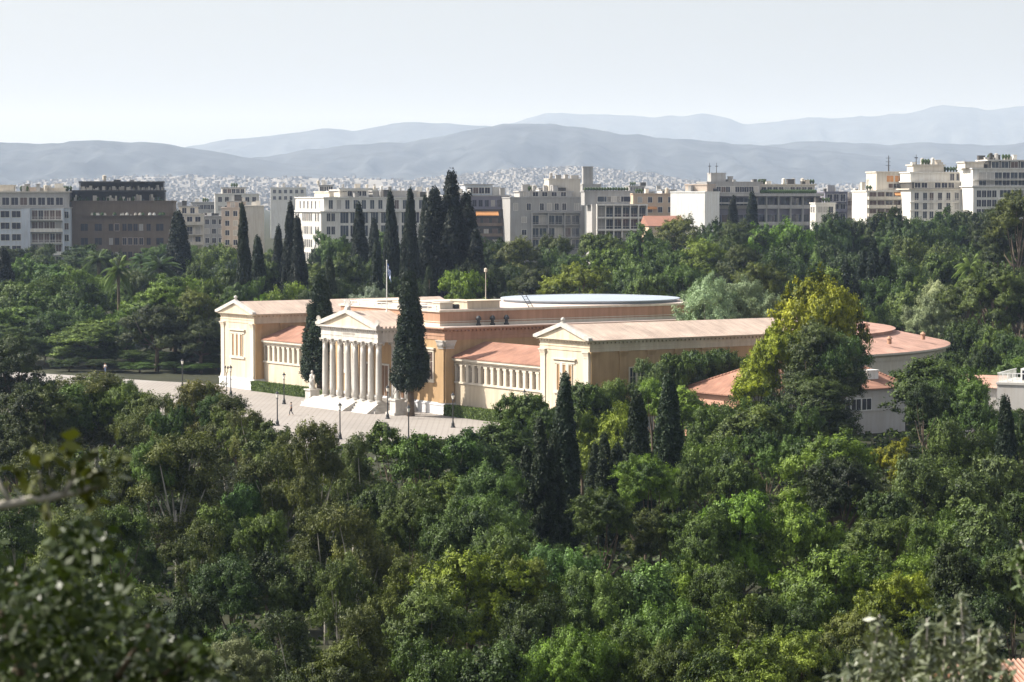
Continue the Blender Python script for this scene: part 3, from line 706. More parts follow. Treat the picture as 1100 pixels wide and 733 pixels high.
# local frame: x along the hall's front direction, so the house runs from x=-11.6 to 0 and back along y
W_, L_, ZE, ZR = 11.6, 27.0, 5.55, 8.2
b = MB(); b.box(-W_+.5, -.5, .5, .8, 0, ZE-.1, 0); b.box(-W_+.5, -.5, .8, L_-.5, 0, ZE-.1, 1); b.box(-W_+.4, -.38, .4, L_-.4, 2.75, 2.86, 1); b.build('wall', [M['pink_render'], M['grey_render_shade']], hs)  # side walls grey to stand for shade, the front keeps its pink
b = MB(); a1, a2 = 5.2, L_-4
b.add([(-W_-.1,-.1,ZE),(.1,-.1,ZE),(.1,L_+.1,ZE),(-W_-.1,L_+.1,ZE),(-W_/2,a1,ZR),(-W_/2,a2,ZR),(-W_-.1,-.1,ZE-.16),(.1,-.1,ZE-.16),(.1,L_+.1,ZE-.16),(-W_-.1,L_+.1,ZE-.16)],
      [(0,1,4),(1,2,5,4),(2,3,5),(3,0,4,5),(6,7,1,0),(7,8,2,1),(8,9,3,2),(9,6,0,3),(9,8,7,6)])
b.build('roof', M['roof_tile_red'], hs)
b = MB()
for q in (((.1,-.1,ZE+.05),(-W_/2,a1,ZR+.05)),((-W_-.1,-.1,ZE+.05),(-W_/2,a1,ZR+.05)),((-W_/2,a1,ZR+.05),(-W_/2,a2,ZR+.05)),((.1,L_+.1,ZE+.05),(-W_/2,a2,ZR+.05))): b.tube(q, [.13,.13], 6)
b.build('ridge_tiles', M['roof_tile_red'], hs)
wm = winmesh('window', 1.5, 1.35, .08, .1, 'dark_glass', 'white_paint', 1, False)
for k in range(10): link('window', wm, hs, (-.5, 13.0+k*1.68-8, 2.95), math.pi/2)
b = MB(); b.box(-3.4, -2.0, 21.6, 23.4, 6.4, 7.5); b.box(-3.5, -1.9, 21.5, 23.5, 7.5, 7.62); b.build('skylight', M['white_paint'], hs)
# second roof: small flat annex with railing, and a shed, at the right edge
ax = at(1071, 420, 296)
an = empty('flat_roofed_annex', (ax.x, ax.y, 0), HRZ+.55, 'plain grey flat-roofed block with white railings on its roof at the right edge', 'building')
zt = CH-(411-YH)*296/F
b = MB(); b.box(0, 14, 0, 9, 0, zt-.25, 0); b.box(-.12, 14.12, -.12, 9.12, zt-.25, zt, 1); b.build('wall', [M['grey_render_shade'], M['stone_kerb']], an)
b = MB()
for x in np.arange(.1, 14, .55): b.box(x-.03, x+.03, 0, .06, zt, zt+1.0)
b.box(0, 14, -.02, .08, zt+1.0, zt+1.1); b.box(0, .08, 0, 9, zt+1.0, zt+1.08)
for y in np.arange(.3, 9, .6): b.box(.02, .08, y-.03, y+.03, zt, zt+1.0)
b.build('railing', M['white_paint'], an)
b = MB(); b.box(2.2, 5.2, 2, 4.5, zt, zt+1.5, 0); b.box(2.4, 5, 1.96, 2, zt+.2, zt+1.3, 1); b.box(6.4, 7.2, 1.5, 2.6, zt, zt+.9, 0); b.build('plant_room', [M['white_paint'], M['dark_glass']], an)
for x in (2.0, 6.0, 10.0): link('window', wm, an, (x, 0, 2.5))
sx = at(1052, 414, 304)
sh = empty('garden_shed', (sx.x, sx.y, 0), HRZ+.55, 'small shed with pale pink tiled roof beside the flat-roofed block', 'shed')
b = MB(); b.box(-2.6, 2.6, 0, 5, 0, 6.6); b.build('wall', M['grey_render_shade'], sh)
b = MB(); b.prism([(-.4, 6.6), (5.4, 6.6), (2.5, 7.9)], 'x', -2.9, 2.9); b.build('roof', M['roof_tile_pink'], sh)
# tiled cottage roof in the lower right corner
kx = at(1092, 716, 118)
kt = empty('cottage', (kx.x, kx.y, 0), .35, 'cottage with red and white ribbed tile roof in the lower right corner', 'house')
zc = kx.z-.35
tiles('roof_tile_striped', (.44,.20,.13), 'X', .22)
b = MB(); b.box(-2.6, 4, -1.5, 4, 0, zc-1.0); b.build('wall', M['grey_render_shade'], kt)
b = MB(); b.prism([(-2.4, zc-1.15), (5.0, zc-1.15), (1.3, zc+.35)], 'x', -3, 4.4, 0)
b.build('roof', M['roof_tile_striped'], kt)
b = MB()
for k in range(30):
    x = -2.9+k*.25; b.tube([(x, -2.38, zc-1.10), (x, 1.3, zc+.40)], [.075,.075], 6); 
b.build('cover_tiles', mat('tile_pale', (.46,.28,.21), .8, .3, 2), kt)
# ------------------------------------------------------------------ the row of city blocks beyond the garden
mat('w_white', (.70,.68,.64), .8, .06, .1, stain=.14); mat('w_cream', (.60,.555,.485), .8, .07, .1, stain=.16); mat('w_grey', (.42,.41,.40), .8, .07, .1, stain=.16)
mat('w_bluish', (.52,.56,.62), .8, .05, .1, stain=.1); mat('w_brown', (.17,.13,.098), .8, .15, .2, stain=.1); mat('w_dark', (.07,.065,.06), .7, .2, .2)
mat('w_concrete', (.36,.355,.35), .85, .08, .12, stain=.16); mat('w_beige', (.60,.46,.33), .8, .06, .1, stain=.12); mat('w_tan', (.50,.42,.36), .8, .06, .1, stain=.16)
mat('awning', (.55,.26,.10), .8, .15, 1); mat('roof_gravel', (.38,.36,.34), .9, .15, .3); mat('pot_green', (.045,.075,.025), .8, .4, 2)
mat('w_plum', (.20,.19,.23), .7, .12, .2); mat('brick_red', (.32,.16,.115), .85, .12, .5); mat('glass_blue', (.05,.06,.075), .12, .25, .2, spec=.6)
mat('blind', (.42,.40,.37), .7, .1, .5)
class Blk:
    """a city block: px0..px1 is its front face in the photograph at distance D, turned by a; real metres inside"""
    def __init__(s, name, label, cat, px0, px1, D, a=R(14), depth=16, group=None):
        p = at(px0, 250, D); s.D = D; s.a = a; ca, sa = math.cos(a), math.sin(a); s.ca, s.sa = ca, sa
        s.p = p; s.z0 = gh(p.x, p.y); s.W = s.lx(px1)
        s.root = empty(name, (p.x, p.y, s.z0), a, label, cat, group); s.dep = depth; s.cache = {}; s.rnd = random.Random(int(px0)*7+3)
    def lx(s, px):      # local x on the front plane of a photo column
        k = (px-550)/F; return (k*s.p.y-s.p.x)/(s.ca-k*s.sa)
    def h(s, py, px=None):      # height above the foot of a photo row, on the front plane
        x = s.lx(px) if px is not None else s.W/2
        Y = s.p.y+x*s.sa; return CH+(YH-py)*Y/F/1.0-s.z0
    def box(s, name, x0, x1, y0, y1, z0, z1, m, lip=0, lipm=None):
        b = MB(); b.box(x0, x1, y0, y1, z0, z1, 0)
        if lip: b.box(x0-lip, x1+lip, y0-lip, y1+lip, z1, z1+.35, 1)
        return b.build(name, [M[m], M[lipm or m]], s.root)
    def win(s, side, pos, z, w, h, glass='dark_glass', frame='w_white', bars=1, y=0, x=0):
        q = s.rnd.random()
        if glass != 'awning': glass = 'blind' if q < .16 else ('dark_glass' if q < .3 else ('brown_glass' if q < .36 else glass))
        w *= 1.08; h *= 1.06; k = (round(w, 1), round(h, 1), glass, frame, bars)
        if k not in s.cache: s.cache[k] = winmesh('window', k[0], k[1], .12, .12, glass, frame, bars, False)
        if side == 'f': return link('window', s.cache[k], s.root, (pos, y, z))
        return link('window', s.cache[k], s.root, (x, pos, z), -math.pi/2)
    def row(s, xs, z, w, h, **k):
        for x in xs: s.win('f', x, z, w, h, **k)
    def rowl(s, ys, z, w, h, **k):
        for y in ys: s.win('l', y, z, w, h, **k)
    def balcony(s, x0, x1, z, m, d=1.5, par=.95, y=0, rail=False):
        b = MB(); b.box(x0, x1, y-d, y-.002, z-.18, z)
        if rail:
            b.box(x0, x1, y-d, y-d+.06, z+par-.08, z+par)
            n = max(2, int((x1-x0)/.45))
            for i in range(n+1): xx = x0+(x1-x0-.05)*i/n; b.box(xx, xx+.05, y-d, y-d+.05, z, z+par-.08)
        else: b.box(x0, x1, y-d, y-d+.12, z, z+par); b.box(x0, x0+.12, y-d+.12, y-.002, z, z+par); b.box(x1-.12, x1, y-d+.12, y-.002, z, z+par)
        return b.build('balcony', M[m], s.root)
    def clutter(s, n, z, x0, x1, y0, y1, seed, hs=(.8, 2.6)):
        r = random.Random(seed)
        for i in range(n):
            x = r.uniform(x0, x1); y = r.uniform(y0, y1); w_ = r.uniform(.8, 2.8); h_ = r.uniform(*hs); m = r.choice(['w_white','w_cream','w_grey','w_concrete','w_dark'])
            b = MB(); t = r.random()
            if t < .55: b.box(x-w_/2, x+w_/2, y-.8, y+.8, z, z+h_, 0); b.box(x-w_/2-.1, x+w_/2+.1, y-.9, y+.9, z+h_, z+h_+.12, 0); nm = 'plant_room'
            elif t < .75: b.lathe([(.6,0),(.6,1.3),(.1,1.5)], 10, (x, y, z+.5)); b.box(x-.5,x+.5,y-.5,y+.5,z,z+.5); nm = 'water_tank'
            elif t < .9: b.tube([(x,y,z),(x,y,z+h_*1.6)], [.06,.03], 5); b.box(x-.7,x+.7,y-.03,y+.03,z+h_*1.4,z+h_*1.4+.06); b.box(x-.5,x+.5,y-.03,y+.03,z+h_*1.2,z+h_*1.2+.06); m = 'w_dark'; nm = 'aerial'
            else:
                for k in range(3): b.lathe([(.2,0),(.25,.3),(.5,.9),(.35,1.4),(.05,1.7)], 7, (x+k*.9, y, z))
                m = 'pot_green'; nm = 'roof_plant'
            b.build(nm, M[m], s.root)
XR = lambda a, b, n: [a+(b-a)*(i+.5)/n for i in range(n)]

# 1 pale balcony block, far left
B = Blk('apartment_block', 'pale bluish balcony block at the far left edge, beside the brown hotel', 'building', -22, 76, 790, R(6), 18)
zr = B.h(224); x33 = B.lx(33)
B.box('wall', 0, B.W, 0, 18, 0, zr, 'w_bluish', .25, 'w_grey'); B.box('roof_storey', 0, B.W-.5, 2.2, 16, zr+.35, B.h(207), 'w_grey', .5, 'w_cream')
for k in range(5):
    z = zr-3.3-k*3.5
    B.row([B.lx(q) for q in (-10, 6, 18)], z+.6, 2.4, 1.8)
    B.row(XR(x33+.6, B.lx(66), 5), z, 1.7, 2.5, glass='brown_glass'); B.balcony(x33, B.lx(68), z-.15, 'w_white', 1.7, .9, rail=k % 2 == 0); B.row([B.lx(72)], z+.4, 1.1, 1.8)
b = MB(); b.box(B.lx(32), B.lx(33.4), -1.75, 0, 0, zr); b.box(B.lx(68), B.lx(69.5), -1.75, 0, 0, zr); B_o = b.build('fin_wall', M['w_bluish'], B.root)
B.row(XR(1, B.W-2, 9), zr+1, 1.9, 2.2, y=2.2, glass='dark_glass')
B.box('penthouse', B.lx(-2), B.lx(14), 5, 12, B.h(207)+.3, B.h(200), 'w_cream', .2); B.box('penthouse', B.lx(32), B.lx(70), 4, 12, B.h(207)+.3, B.h(203), 'w_cream', .2); B.box('stair_tower', B.lx(32), B.lx(42), 3.4, 7, B.h(207)+.35, B.h(202.5), 'w_tan', .15)
B.clutter(12, B.h(207)+.35, 2, B.W-2, 3, 11, 1, (.8, 2.4))
# 2 brown stone hotel with planted roof pergola
B = Blk('stone_hotel', 'dark brown stone hotel with planted two-tier roof pergola', 'hotel', 77, 187, 800, R(5), 20)
zr = B.h(217)
B.box('wall', 0, B.W, 0, 20, 0, zr, 'w_brown', .3, 'w_brown')
for k, py in enumerate((248, 263, 278, 292)):
    z = B.h(py)
    for px_, w_ in ((91,1.9),(106,1.9),(119.5,1.1),(126,1.1),(134,1.1),(140,1.1),(146,1.1),(152,1.1),(160,1.1),(172,2.0)):
        B.win('f', B.lx(px_), z, w_, 2.0, glass='dark_glass', frame='w_brown' if (px_+k) % 3 else 'w_tan')
B.balcony(B.lx(92), B.W-1.5, B.h(232), 'w_brown', 1.0, .8)
for i in range(26):
    r = random.Random(i); x = B.lx(r.uniform(90, 180)); b = MB(); s_ = r.uniform(.3, .7)
    b.lathe([(.2*s_,0),(1.3*s_,.4*s_),(1.1*s_,1.2*s_),(.1,1.7*s_)], 7, (x, -.5, B.h(231)-.3)); b.build('planter_bush', M[r.choice(['pot_green','w_white','w_cream'])], B.root)
for (q0, q1, y0, zt_, zb_) in ((75, 178, 1.5, 206, 216.5), (84, 176, 4.5, 196.5, 206.5)):
    b = MB(); x0, x1, zt2, zb2 = B.lx(q0), B.lx(q1), B.h(zt_), B.h(zb_)
    b.box(x0, x1, y0-.5, y0+7, zt2, zt2+.45)
    for i in range(14): xx = x0+.2+(x1-x0-.5)*i/13; b.box(xx, xx+.18, y0, y0+.2, zb2-.2, zt2); b.box(xx, xx+.18, y0+6, y0+6.2, zb2-.2, zt2)
    b.box(x0+.3, x1-.3, y0+3, y0+3.15, zb2-.2, zt2-.002)
    b.build('pergola', M['w_dark'], B.root)
    b = MB(); r = random.Random(int(zt_))
    for i in range(46):
        xx = r.uniform(x0+.5, x1-.5); w_ = r.uniform(.25, .9); h_ = r.uniform(.7, 2.0); b.lathe([(.1,0),(w_*.6,.3*h_),(w_*.5,.8*h_),(.05,h_)], 6, (xx, y0+r.uniform(.4, 2.6), zb2-.1))
    b.build('terrace_plants', [M['pot_green'] if zt_ > 200 else M['w_cream']], B.root)
    b = MB()
    for i in range(20): xx = r.uniform(x0+.5, x1-1.5); b.box(xx, xx+r.uniform(.5, 1.3), y0+.25, y0+.4, zb2, zb2+r.uniform(.8, 2.2))
    b.build('terrace_screens', M['w_cream'], B.root)
B.clutter(3, B.h(196)+.3, 8, 25, 6, 10, 7, (.4, .8))
# 3 small blocks between hotel and white block
def plain(label, px0, px1, ytop, D, wall, a=R(6), cat='building', floors=6, n=4, bal=False, pent=None, seed=0, lit_left=True, glass='dark_glass', dep=14, fh=3.3, win=(1.3, 1.7), name='apartment_block'):
    B = Blk(name, label, cat, px0, px1, D, a, dep); zr = B.h(ytop)
    B.box('wall', 0, B.W, 0, dep, 0, zr, wall, .25)
    for k in range(floors):
        z = zr-2.7-k*fh
        if z < 4: break
        if bal:
            B.row(XR(.5, B.W-.5, n), z-.3, win[0]*1.2, 2.3, glass=glass); B.balcony(.3, B.W-.3, z-.45, wall, 1.5, .95, rail=(k+seed) % 2 == 0)
        else: B.row(XR(.6, B.W-.6, n), z, win[0], win[1], glass=glass)
        if lit_left: B.rowl(XR(1, dep-1, 3), z, 1.2, 1.6)
    if pent: B.box('penthouse', pent[0]*B.W, pent[1]*B.W, 2.5, dep-2, zr+.35, zr+pent[2], wall, .35, 'w_concrete'); B.row(XR(pent[0]*B.W+.5, pent[1]*B.W-.5, max(2, n-1)), zr+.5, 1.3, pent[2]-.9, y=2.5)
    B.clutter(max(3, int(B.W/4)), zr+(pent[2] if pent else 0)+.3, 1, B.W-1, 3.5, dep-2.5, seed, (.7, 2.2))
    return B
plain('narrow cream balcony block just right of the brown hotel', 189, 219, 231, 860, 'w_cream', bal=True, n=3, pent=(.1, .8, 2.6), seed=3)
plain('dim grey narrow block between two cream ones, behind the left cypress', 217, 243, 233, 930, 'w_concrete', n=3, seed=4)
plain('tan block partly hidden by the leftmost background cypress', 238, 268, 224, 900, 'w_tan', n=3, seed=5, pent=(.2,.9,2.2))
plain('windowless sunlit beige wall left of the long white block', 262, 284, 222, 890, 'w_cream', n=1, floors=0, seed=6)
# 4 long white block, its left end sunlit
B = Blk('white_corner_block', 'long white corner block behind the cypresses, its left end sunlit', 'building', 345, 488, 830, R(24), 30)
zc = B.h(228, 345); zt = B.h(213, 345)
B.box('wall', 0, B.W, 0, 30, 0, zc, 'w_white', .5); B.box('upper_storey', 1.6, B.W, 1.8, 29, zc+.35, zt, 'w_white', .3)
for k in range(5):
    z = zc-3.2-k*4.2
    B.row([B.lx(353), B.lx(358)], z+.3, 1.1, 2.4); xs = [B.lx(q) for q in (370, 380, 391, 402, 413, 424, 435, 446, 457, 468, 479)]
    B.row(xs, z-.3, 2.5, 3.2, glass='glass_blue', bars=2)
    B.rowl([2.5, 5, 9, 11, 13, 15, 17, 21.5, 24, 27], z+.3, 1.1, 2.4)
B.row(XR(2.5, B.W-1, 15), zc+1, 1.3, 2.6, y=1.8, glass='glass_blue'); B.rowl(XR(4, 26, 6), zc+1, 1.2, 2.4, x=1.6)
b = MB()
for i in range(12): x = B.lx(364.5+i*11); b.box(x-.25, x+.25, -.3, 0, 2, zc-.3)
b.build('pier_row', M['w_white'], B.root)
B.box('penthouse', B.lx(372), B.lx(402), 5, 14, zt+.35, B.h(205), 'w_white', .5); B.box('penthouse', B.lx(408), B.lx(455), 6, 14, zt+.35, B.h(206), 'w_grey', .4); B.box('penthouse', 5, B.lx(366), 6, 20, zt+.35, B.h(207), 'w_cream', .3)
B.row(XR(B.lx(374), B.lx(400), 5), zt+.7, 1.3, 1.4, y=5); B.clutter(22, zt+.35, 3, B.W-2, 3, 16, 8, (.8, 2.4))
# 5 dark brick block with a sunlit orange strip, dark mansard above
B = Blk('dark_brick_block', 'dark brown block with orange awnings at the top, right of the tallest cypress', 'building', 486, 549, 845, R(12), 18)
zr = B.h(226); B.box('wall', 0, B.W, 0, 18, 0, zr, 'w_dark', .2); B.box('roof_storey', -1, B.W, 2, 17, zr+.35, B.h(211), 'w_plum', .4, 'w_concrete')
for k in range(4): B.row(XR(1, B.W-1, 6), zr-4.5-k*3.4, 1.5, 1.7, glass='brown_glass', frame='w_brown'); B.balcony(.4, B.W-.4, zr-4.9-k*3.4, 'w_brown', 1.0, .8)
b = MB(); b.hexa([(B.lx(511),-1.6,B.h(232)),(B.lx(535),-1.6,B.h(232)),(B.lx(535),-.05,B.h(232)),(B.lx(511),-.05,B.h(232)),(B.lx(511),-1.5,B.h(231)),(B.lx(535),-1.5,B.h(231)),(B.lx(535),-.05,B.h(227)),(B.lx(511),-.05,B.h(227))]); b.build('awning', M['awning'], B.root)
B.row(XR(.5, B.W-.5, 9), zr+1.2, 1.2, 2.0, y=2, frame='w_plum'); B.box('penthouse', B.lx(503), B.lx(532), 5, 13, B.h(211)+.35, B.h(199), 'w_bluish', .5, 'w_concrete'); B.row(XR(B.lx(505), B.lx(530), 4), B.h(208), 1.6, 1.8, y=5)
B.clutter(12, B.h(211)+.35, 1, B.W-1, 3, 12, 11, (.8, 2.8))
# 6 grey block with deep dark balcony bays
B = Blk('grey_balcony_block', 'plain grey block with dark balcony bays left of the white-framed glass one', 'building', 548, 628, 835, R(10), 16)
zr = B.h(213); B.box('wall', 0, B.W, 0, 16, 0, zr, 'w_concrete', .2)
B.row([B.lx(q) for q in (554, 568, 582, 590, 598, 606, 619, 622)], B.h(226), 1.2, 2.1)
for py in (241, 254.5, 267):
    z = B.h(py); B.row([B.lx(q) for q in (575, 583, 592, 600, 609, 618)], z, 2.2, 2.6, glass='glass_blue', bars=1); B.balcony(B.lx(571), B.lx(623), z-.1, 'w_concrete', 1.4, .7, rail=True)
    B.row([B.lx(563)], z+.6, 1.4, 1.6); 
b = MB()
for q in (571, 588.5, 606, 623): b.box(B.lx(q)-.15, B.lx(q)+.15, -1.42, 0, 2, B.h(229))
b.box(B.lx(571), B.lx(623), -1.42, -.002, B.h(229)+.002, B.h(229)+.3); b.build('pier_row', M['w_concrete'], B.root)
B.box('penthouse', B.lx(560), B.lx(617), 3, 13, zr+.35, B.h(206.5), 'w_grey', .4); B.row(XR(B.lx(562), B.lx(612), 5), zr+.6, 1.6, 1.2, y=3)
B.box('penthouse', B.lx(594), B.lx(628), 7, 15, zr+.35, B.h(193), 'w_cream', .2); B.clutter(14, B.h(206.5)+.3, B.lx(560), B.lx(616), 4, 11, 13, (.8, 2.2))
B.clutter(5, B.h(193)+.3, B.lx(596), B.lx(626), 8, 14, 14, (.7, 1.6))
# 7 white-framed glass block with chimney tower
B = Blk('white_framed_glass_block', 'white-framed glass balcony block with a grey chimney tower above', 'building', 636, 694, 815, R(5), 15)
zr = B.h(221); B.box('wall', 0, B.W, 0, 15, 0, zr, 'w_grey', .1); x0, x1 = B.lx(641), B.W
for py in (233.5, 246.5, 259.5, 272):
    z = B.h(py)+.2; B.row(XR(x0+.2, x1-.2, 6), z, (x1-x0)/6-.5, 2.7, glass='glass_blue'); 
    b = MB(); b.box(x0-.2, x1+.3, -1.8, -.002, z-.55, z-.1); b.box(x0-.2, x1+.3, -1.8, -1.74, z+.72, z+.8); b.build('balcony', M['w_white'], B.root)
b = MB()
for i in range(7): xx = x0+(x1-x0)*i/6; b.box(xx-.14, xx+.14, -1.78, -.003, 2, zr-.02)
b.box(x0-.2, x1+.3, -1.8, 0, zr, zr+.5); b.build('white_frame', M['w_white'], B.root)
B.box('penthouse', -2, B.lx(678), 3, 13, zr+.1, B.h(206), 'w_concrete', .3); B.row(XR(B.lx(645), B.lx(676), 3), B.h(217), 4.0, 1.6, y=3, glass='glass_blue')
B.box('chimney_tower', B.lx(629.5), B.lx(640), 8, 11.5, B.h(206)+.3, B.h(180), 'w_concrete', .15); B.box('stair_tower', B.lx(628), B.lx(648), 6, 12, B.h(206)+.3, B.h(199), 'w_concrete', .1)
b = MB()
for i in range(16): x = B.lx(630+i*3); b.lathe([(.1,0),(.5,.3),(.4,.8),(.05,1.1)], 6, (x, 3.3, B.h(206)+.3))
b.build('roof_plants', M['pot_green'], B.root)
# 8 beige block, low red roof in front, blank white wall
B = plain('small beige block with an orange awning left of the blank white wall', 680, 727, 209, 870, 'w_beige', R(10), n=4, seed=21, lit_left=False)
b = MB(); b.hexa([(B.lx(694),-1.4,B.h(225)),(B.lx(705),-1.4,B.h(225)),(B.lx(705),-.15,B.h(225)),(B.lx(694),-.15,B.h(225)),(B.lx(694),-1.35,B.h(224.6)),(B.lx(705),-1.35,B.h(224.6)),(B.lx(705),-.15,B.h(222)),(B.lx(694),-.15,B.h(222))]); b.build('awning', M['awning'], B.root)
p = at(697, 243, 780)
e = empty('red_roofed_house', (p.x, p.y, gh(p.x, p.y)), R(12), 'house with low red tiled roof under the blank white wall', 'house'); zb = p.z-gh(p.x, p.y)
b = MB(); b.box(0, 11, 0, 9, 0, zb); b.build('wall', M['w_beige'], e); b = MB(); b.prism([(-.5, zb), (9.5, zb), (5, zb+3.0)], 'x', -.4, 11.4); b.build('roof', M['brick_red'], e)
B = Blk('blank_walled_block', 'block with a blank sunlit white wall, left of the long grey-roofed block', 'building', 757, 775, 820, R(62), 12)
p2 = B.h(207)
B.root.rotation_euler.z = R(-35); B.box('wall', -12.6, 0, 0, 9, 0, B.h(207), 'white_paint', .15); B.box('penthouse', -9, -1, 3, 8, B.h(207)+.2, B.h(199), 'w_tan', .2)
B.clutter(8, B.h(207)+.2, -11, -1, 2, 8, 23, (.8, 2.4))
# 10 long grey-roofed block
B = Blk('long_grey_block', 'long dark block with layered grey roofs, behind two small cypresses', 'building', 760, 882, 830, R(12), 20)
z1 = B.h(226); z2 = B.h(209)
B.box('wall', 0, B.W, 1.5, 20, 0, B.h(211), 'w_plum', 0); B.box('roof_slab', -1.2, B.W+.3, -1.6, 20, B.h(211), B.h(208), 'w_grey', 0); B.box('roof_slab', -1.0, B.lx(806), -3.2, 1.4, B.h(219), B.h(217.5), 'w_grey', 0)
for py in (222, 240, 254): B.row(XR(B.lx(768), B.W-1, 14), B.h(py), 1.9, 2.5, y=1.5, glass='glass_blue', frame='w_plum'); B.balcony(B.lx(811), B.W, B.h(py)-.5, 'w_grey', 1.6, 1.0, y=1.5); B.balcony(0, B.lx(806), B.h(py)-.5, 'w_concrete', 1.2, .9, y=1.5)
b = MB()
for q in (811, 823, 836, 849, 862, 875): b.box(B.lx(q)-.2, B.lx(q)+.2, -.3, 1.5, 2, B.h(211)-.01)
b.build('pier_row', M['w_concrete'], B.root)
B.box('upper_storey', B.lx(762), B.lx(819), 3, 15, B.h(208)+.01, B.h(196.5), 'w_concrete', .15); B.row(XR(B.lx(772), B.lx(817), 9), B.h(206.5), 1.3, 1.6, y=3); B.box('upper_storey', B.lx(820), B.lx(880), 5, 15, B.h(208)+.01, B.h(199), 'w_cream', .5); B.row(XR(B.lx(822), B.lx(878), 9), B.h(206.5), 1.4, 1.5, y=5)
B.box('stair_tower', B.lx(769), B.lx(785), 6, 10, B.h(196.5)+.3, B.h(187), 'w_grey', .1)
b = MB()
for q in (768.5, 776): b.tube([(B.lx(q), 7, B.h(187)), (B.lx(q), 7, B.h(175))], [.14, .07], 5); b.box(B.lx(q)-.5, B.lx(q)+.5, 6.9, 7.0, B.h(179), B.h(178.4))
b.build('aerial', M['w_dark'], B.root); b = MB()
for i in range(30): b.lathe([(.1,0),(.6,.3),(.5,.9),(.05,1.3)], 6, (B.lx(821+i*2), 3.6, B.h(208)+.02))
b.build('roof_plants', M['pot_green'], B.root)
B.clutter(14, B.h(199)+.3, B.lx(821), B.lx(880), 6, 13, 31, (.8, 2.6)); B.clutter(5, B.h(196.5)+.3, B.lx(788), B.lx(818), 5, 12, 32, (.6, 1.8))
plain('small white end block with three windows right of the long grey one', 876, 897, 219, 815, 'w_white', R(10), n=3, floors=1, seed=33, dep=6)
plain('dark narrow block right of the long grey one', 886, 910, 207, 880, 'w_plum', n=3, bal=True, seed=34, dep=16); plain('brownish narrow block left of the white hotel with orange awnings', 908, 925, 214, 900, 'w_tan', n=2, bal=True, seed=35, glass='brown_glass')
# 12 white hotel with orange awnings
B = Blk('white_balcony_hotel', 'white hotel whose shaded balconies have orange awnings', 'hotel', 931, 977, 800, R(9), 16)
zr = B.h(206); B.box('wall', 0, B.W, 0, 16, 0, zr, 'w_white', .3); 
for k, py in enumerate((213, 222, 231, 240, 249)):
    z = B.h(py)-.2; B.row(XR(.6, B.W-.2, 5), z, 1.9, 1.9, glass='brown_glass', frame='w_cream'); B.balcony(.2, B.W, z-.1, 'w_cream', 1.4, .8)
    if k < 1:
        for i in (3, 4):
            x = .6+(B.W-.8)*(i+.5)/5; b = MB(); b.hexa([(x-1,-1.3,z+1.0),(x+1,-1.3,z+1.0),(x+1,-.13,z+1.9),(x-1,-.13,z+1.9),(x-1,-1.3,z+1.06),(x+1,-1.3,z+1.06),(x+1,-.13,z+1.96),(x-1,-.13,z+1.96)]); b.build('awning', M['awning'], B.root)
B.box('upper_storey', B.lx(945), B.W+2, 4, 15, zr+.35, B.h(185.5), 'w_cream', .3); B.row(XR(B.lx(955), B.W+1.5, 3), B.h(195.5), 2.0, 1.8, y=4, glass='awning'); B.row(XR(B.lx(959), B.W+1.5, 4), B.h(202), 2.2, 1.2, y=4)
b = MB(); b.tube([(B.lx(961), 7, B.h(185)), (B.lx(961), 7, B.h(167))], [.22, .1], 6)
for q in (170, 174, 178): b.box(B.lx(961)-.9, B.lx(961)+.6, 6.9, 7.1, B.h(q), B.h(q)+.12)
b.build('aerial', M['w_dark'], B.root); B.clutter(6, zr+.35, .5, B.lx(944), 3, 10, 41)
# 13 ornate white block
B = Blk('ornate_white_block', 'ornate white block with rows of small balconied windows, right of the orange-awning hotel', 'building', 978, 1044, 790, R(7), 18)
zr = B.h(204); B.box('wall', 0, B.W, 0, 18, 0, zr, 'w_white', .7, 'w_cream'); b = MB()
for py in (203.5, 217, 226): b.box(-.3, B.W+.3, -.35, -.002, B.h(py)-.35, B.h(py))
b.build('cornice', M['w_white'], B.root)
for py in (214, 224, 233.5, 244): B.row([B.lx(q) for q in (984, 993, 1000, 1009, 1018, 1027, 1036)], B.h(py)-.3, 1.1, 2.1, glass='glass_blue')
for q in (984, 993, 1000, 1009, 1018, 1027, 1036): B.balcony(B.lx(q)-.9, B.lx(q)+.9, B.h(214)-.6, 'w_white', .6, .7, rail=True)
B.box('roof_storey', .8, B.W-.4, 1.6, 16, zr+.35, B.h(196), 'w_dark', .4, 'w_white'); B.row(XR(1.5, B.W-1, 8), zr+.6, 1.7, 1.4, y=1.6, frame='w_white')
B.box('upper_storey', .8, B.W, 3.4, 15, B.h(196)+.36, B.h(186), 'w_white', .3); B.row(XR(B.lx(1022), B.W-.5, 3), B.h(194), 1.2, 1.9, y=3.4); B.box('penthouse', B.lx(985), B.lx(1018), 5, 12, B.h(186)+.3, B.h(178), 'w_cream', .4)
b = MB(); b.tube([(B.lx(989), 6, B.h(178)), (B.lx(989), 6, B.h(166))], [.16, .08], 6); b.box(B.lx(989)-.5, B.lx(989)+.5, 5.9, 6.1, B.h(170), B.h(169)); b.build('aerial', M['w_dark'], B.root); B.clutter(9, B.h(178)+.4, B.lx(986), B.lx(1018), 5.5, 11, 42, (.5, 1.4)); B.clutter(5, B.h(186)+.3, B.lx(1020), B.W, 5, 11, 43)
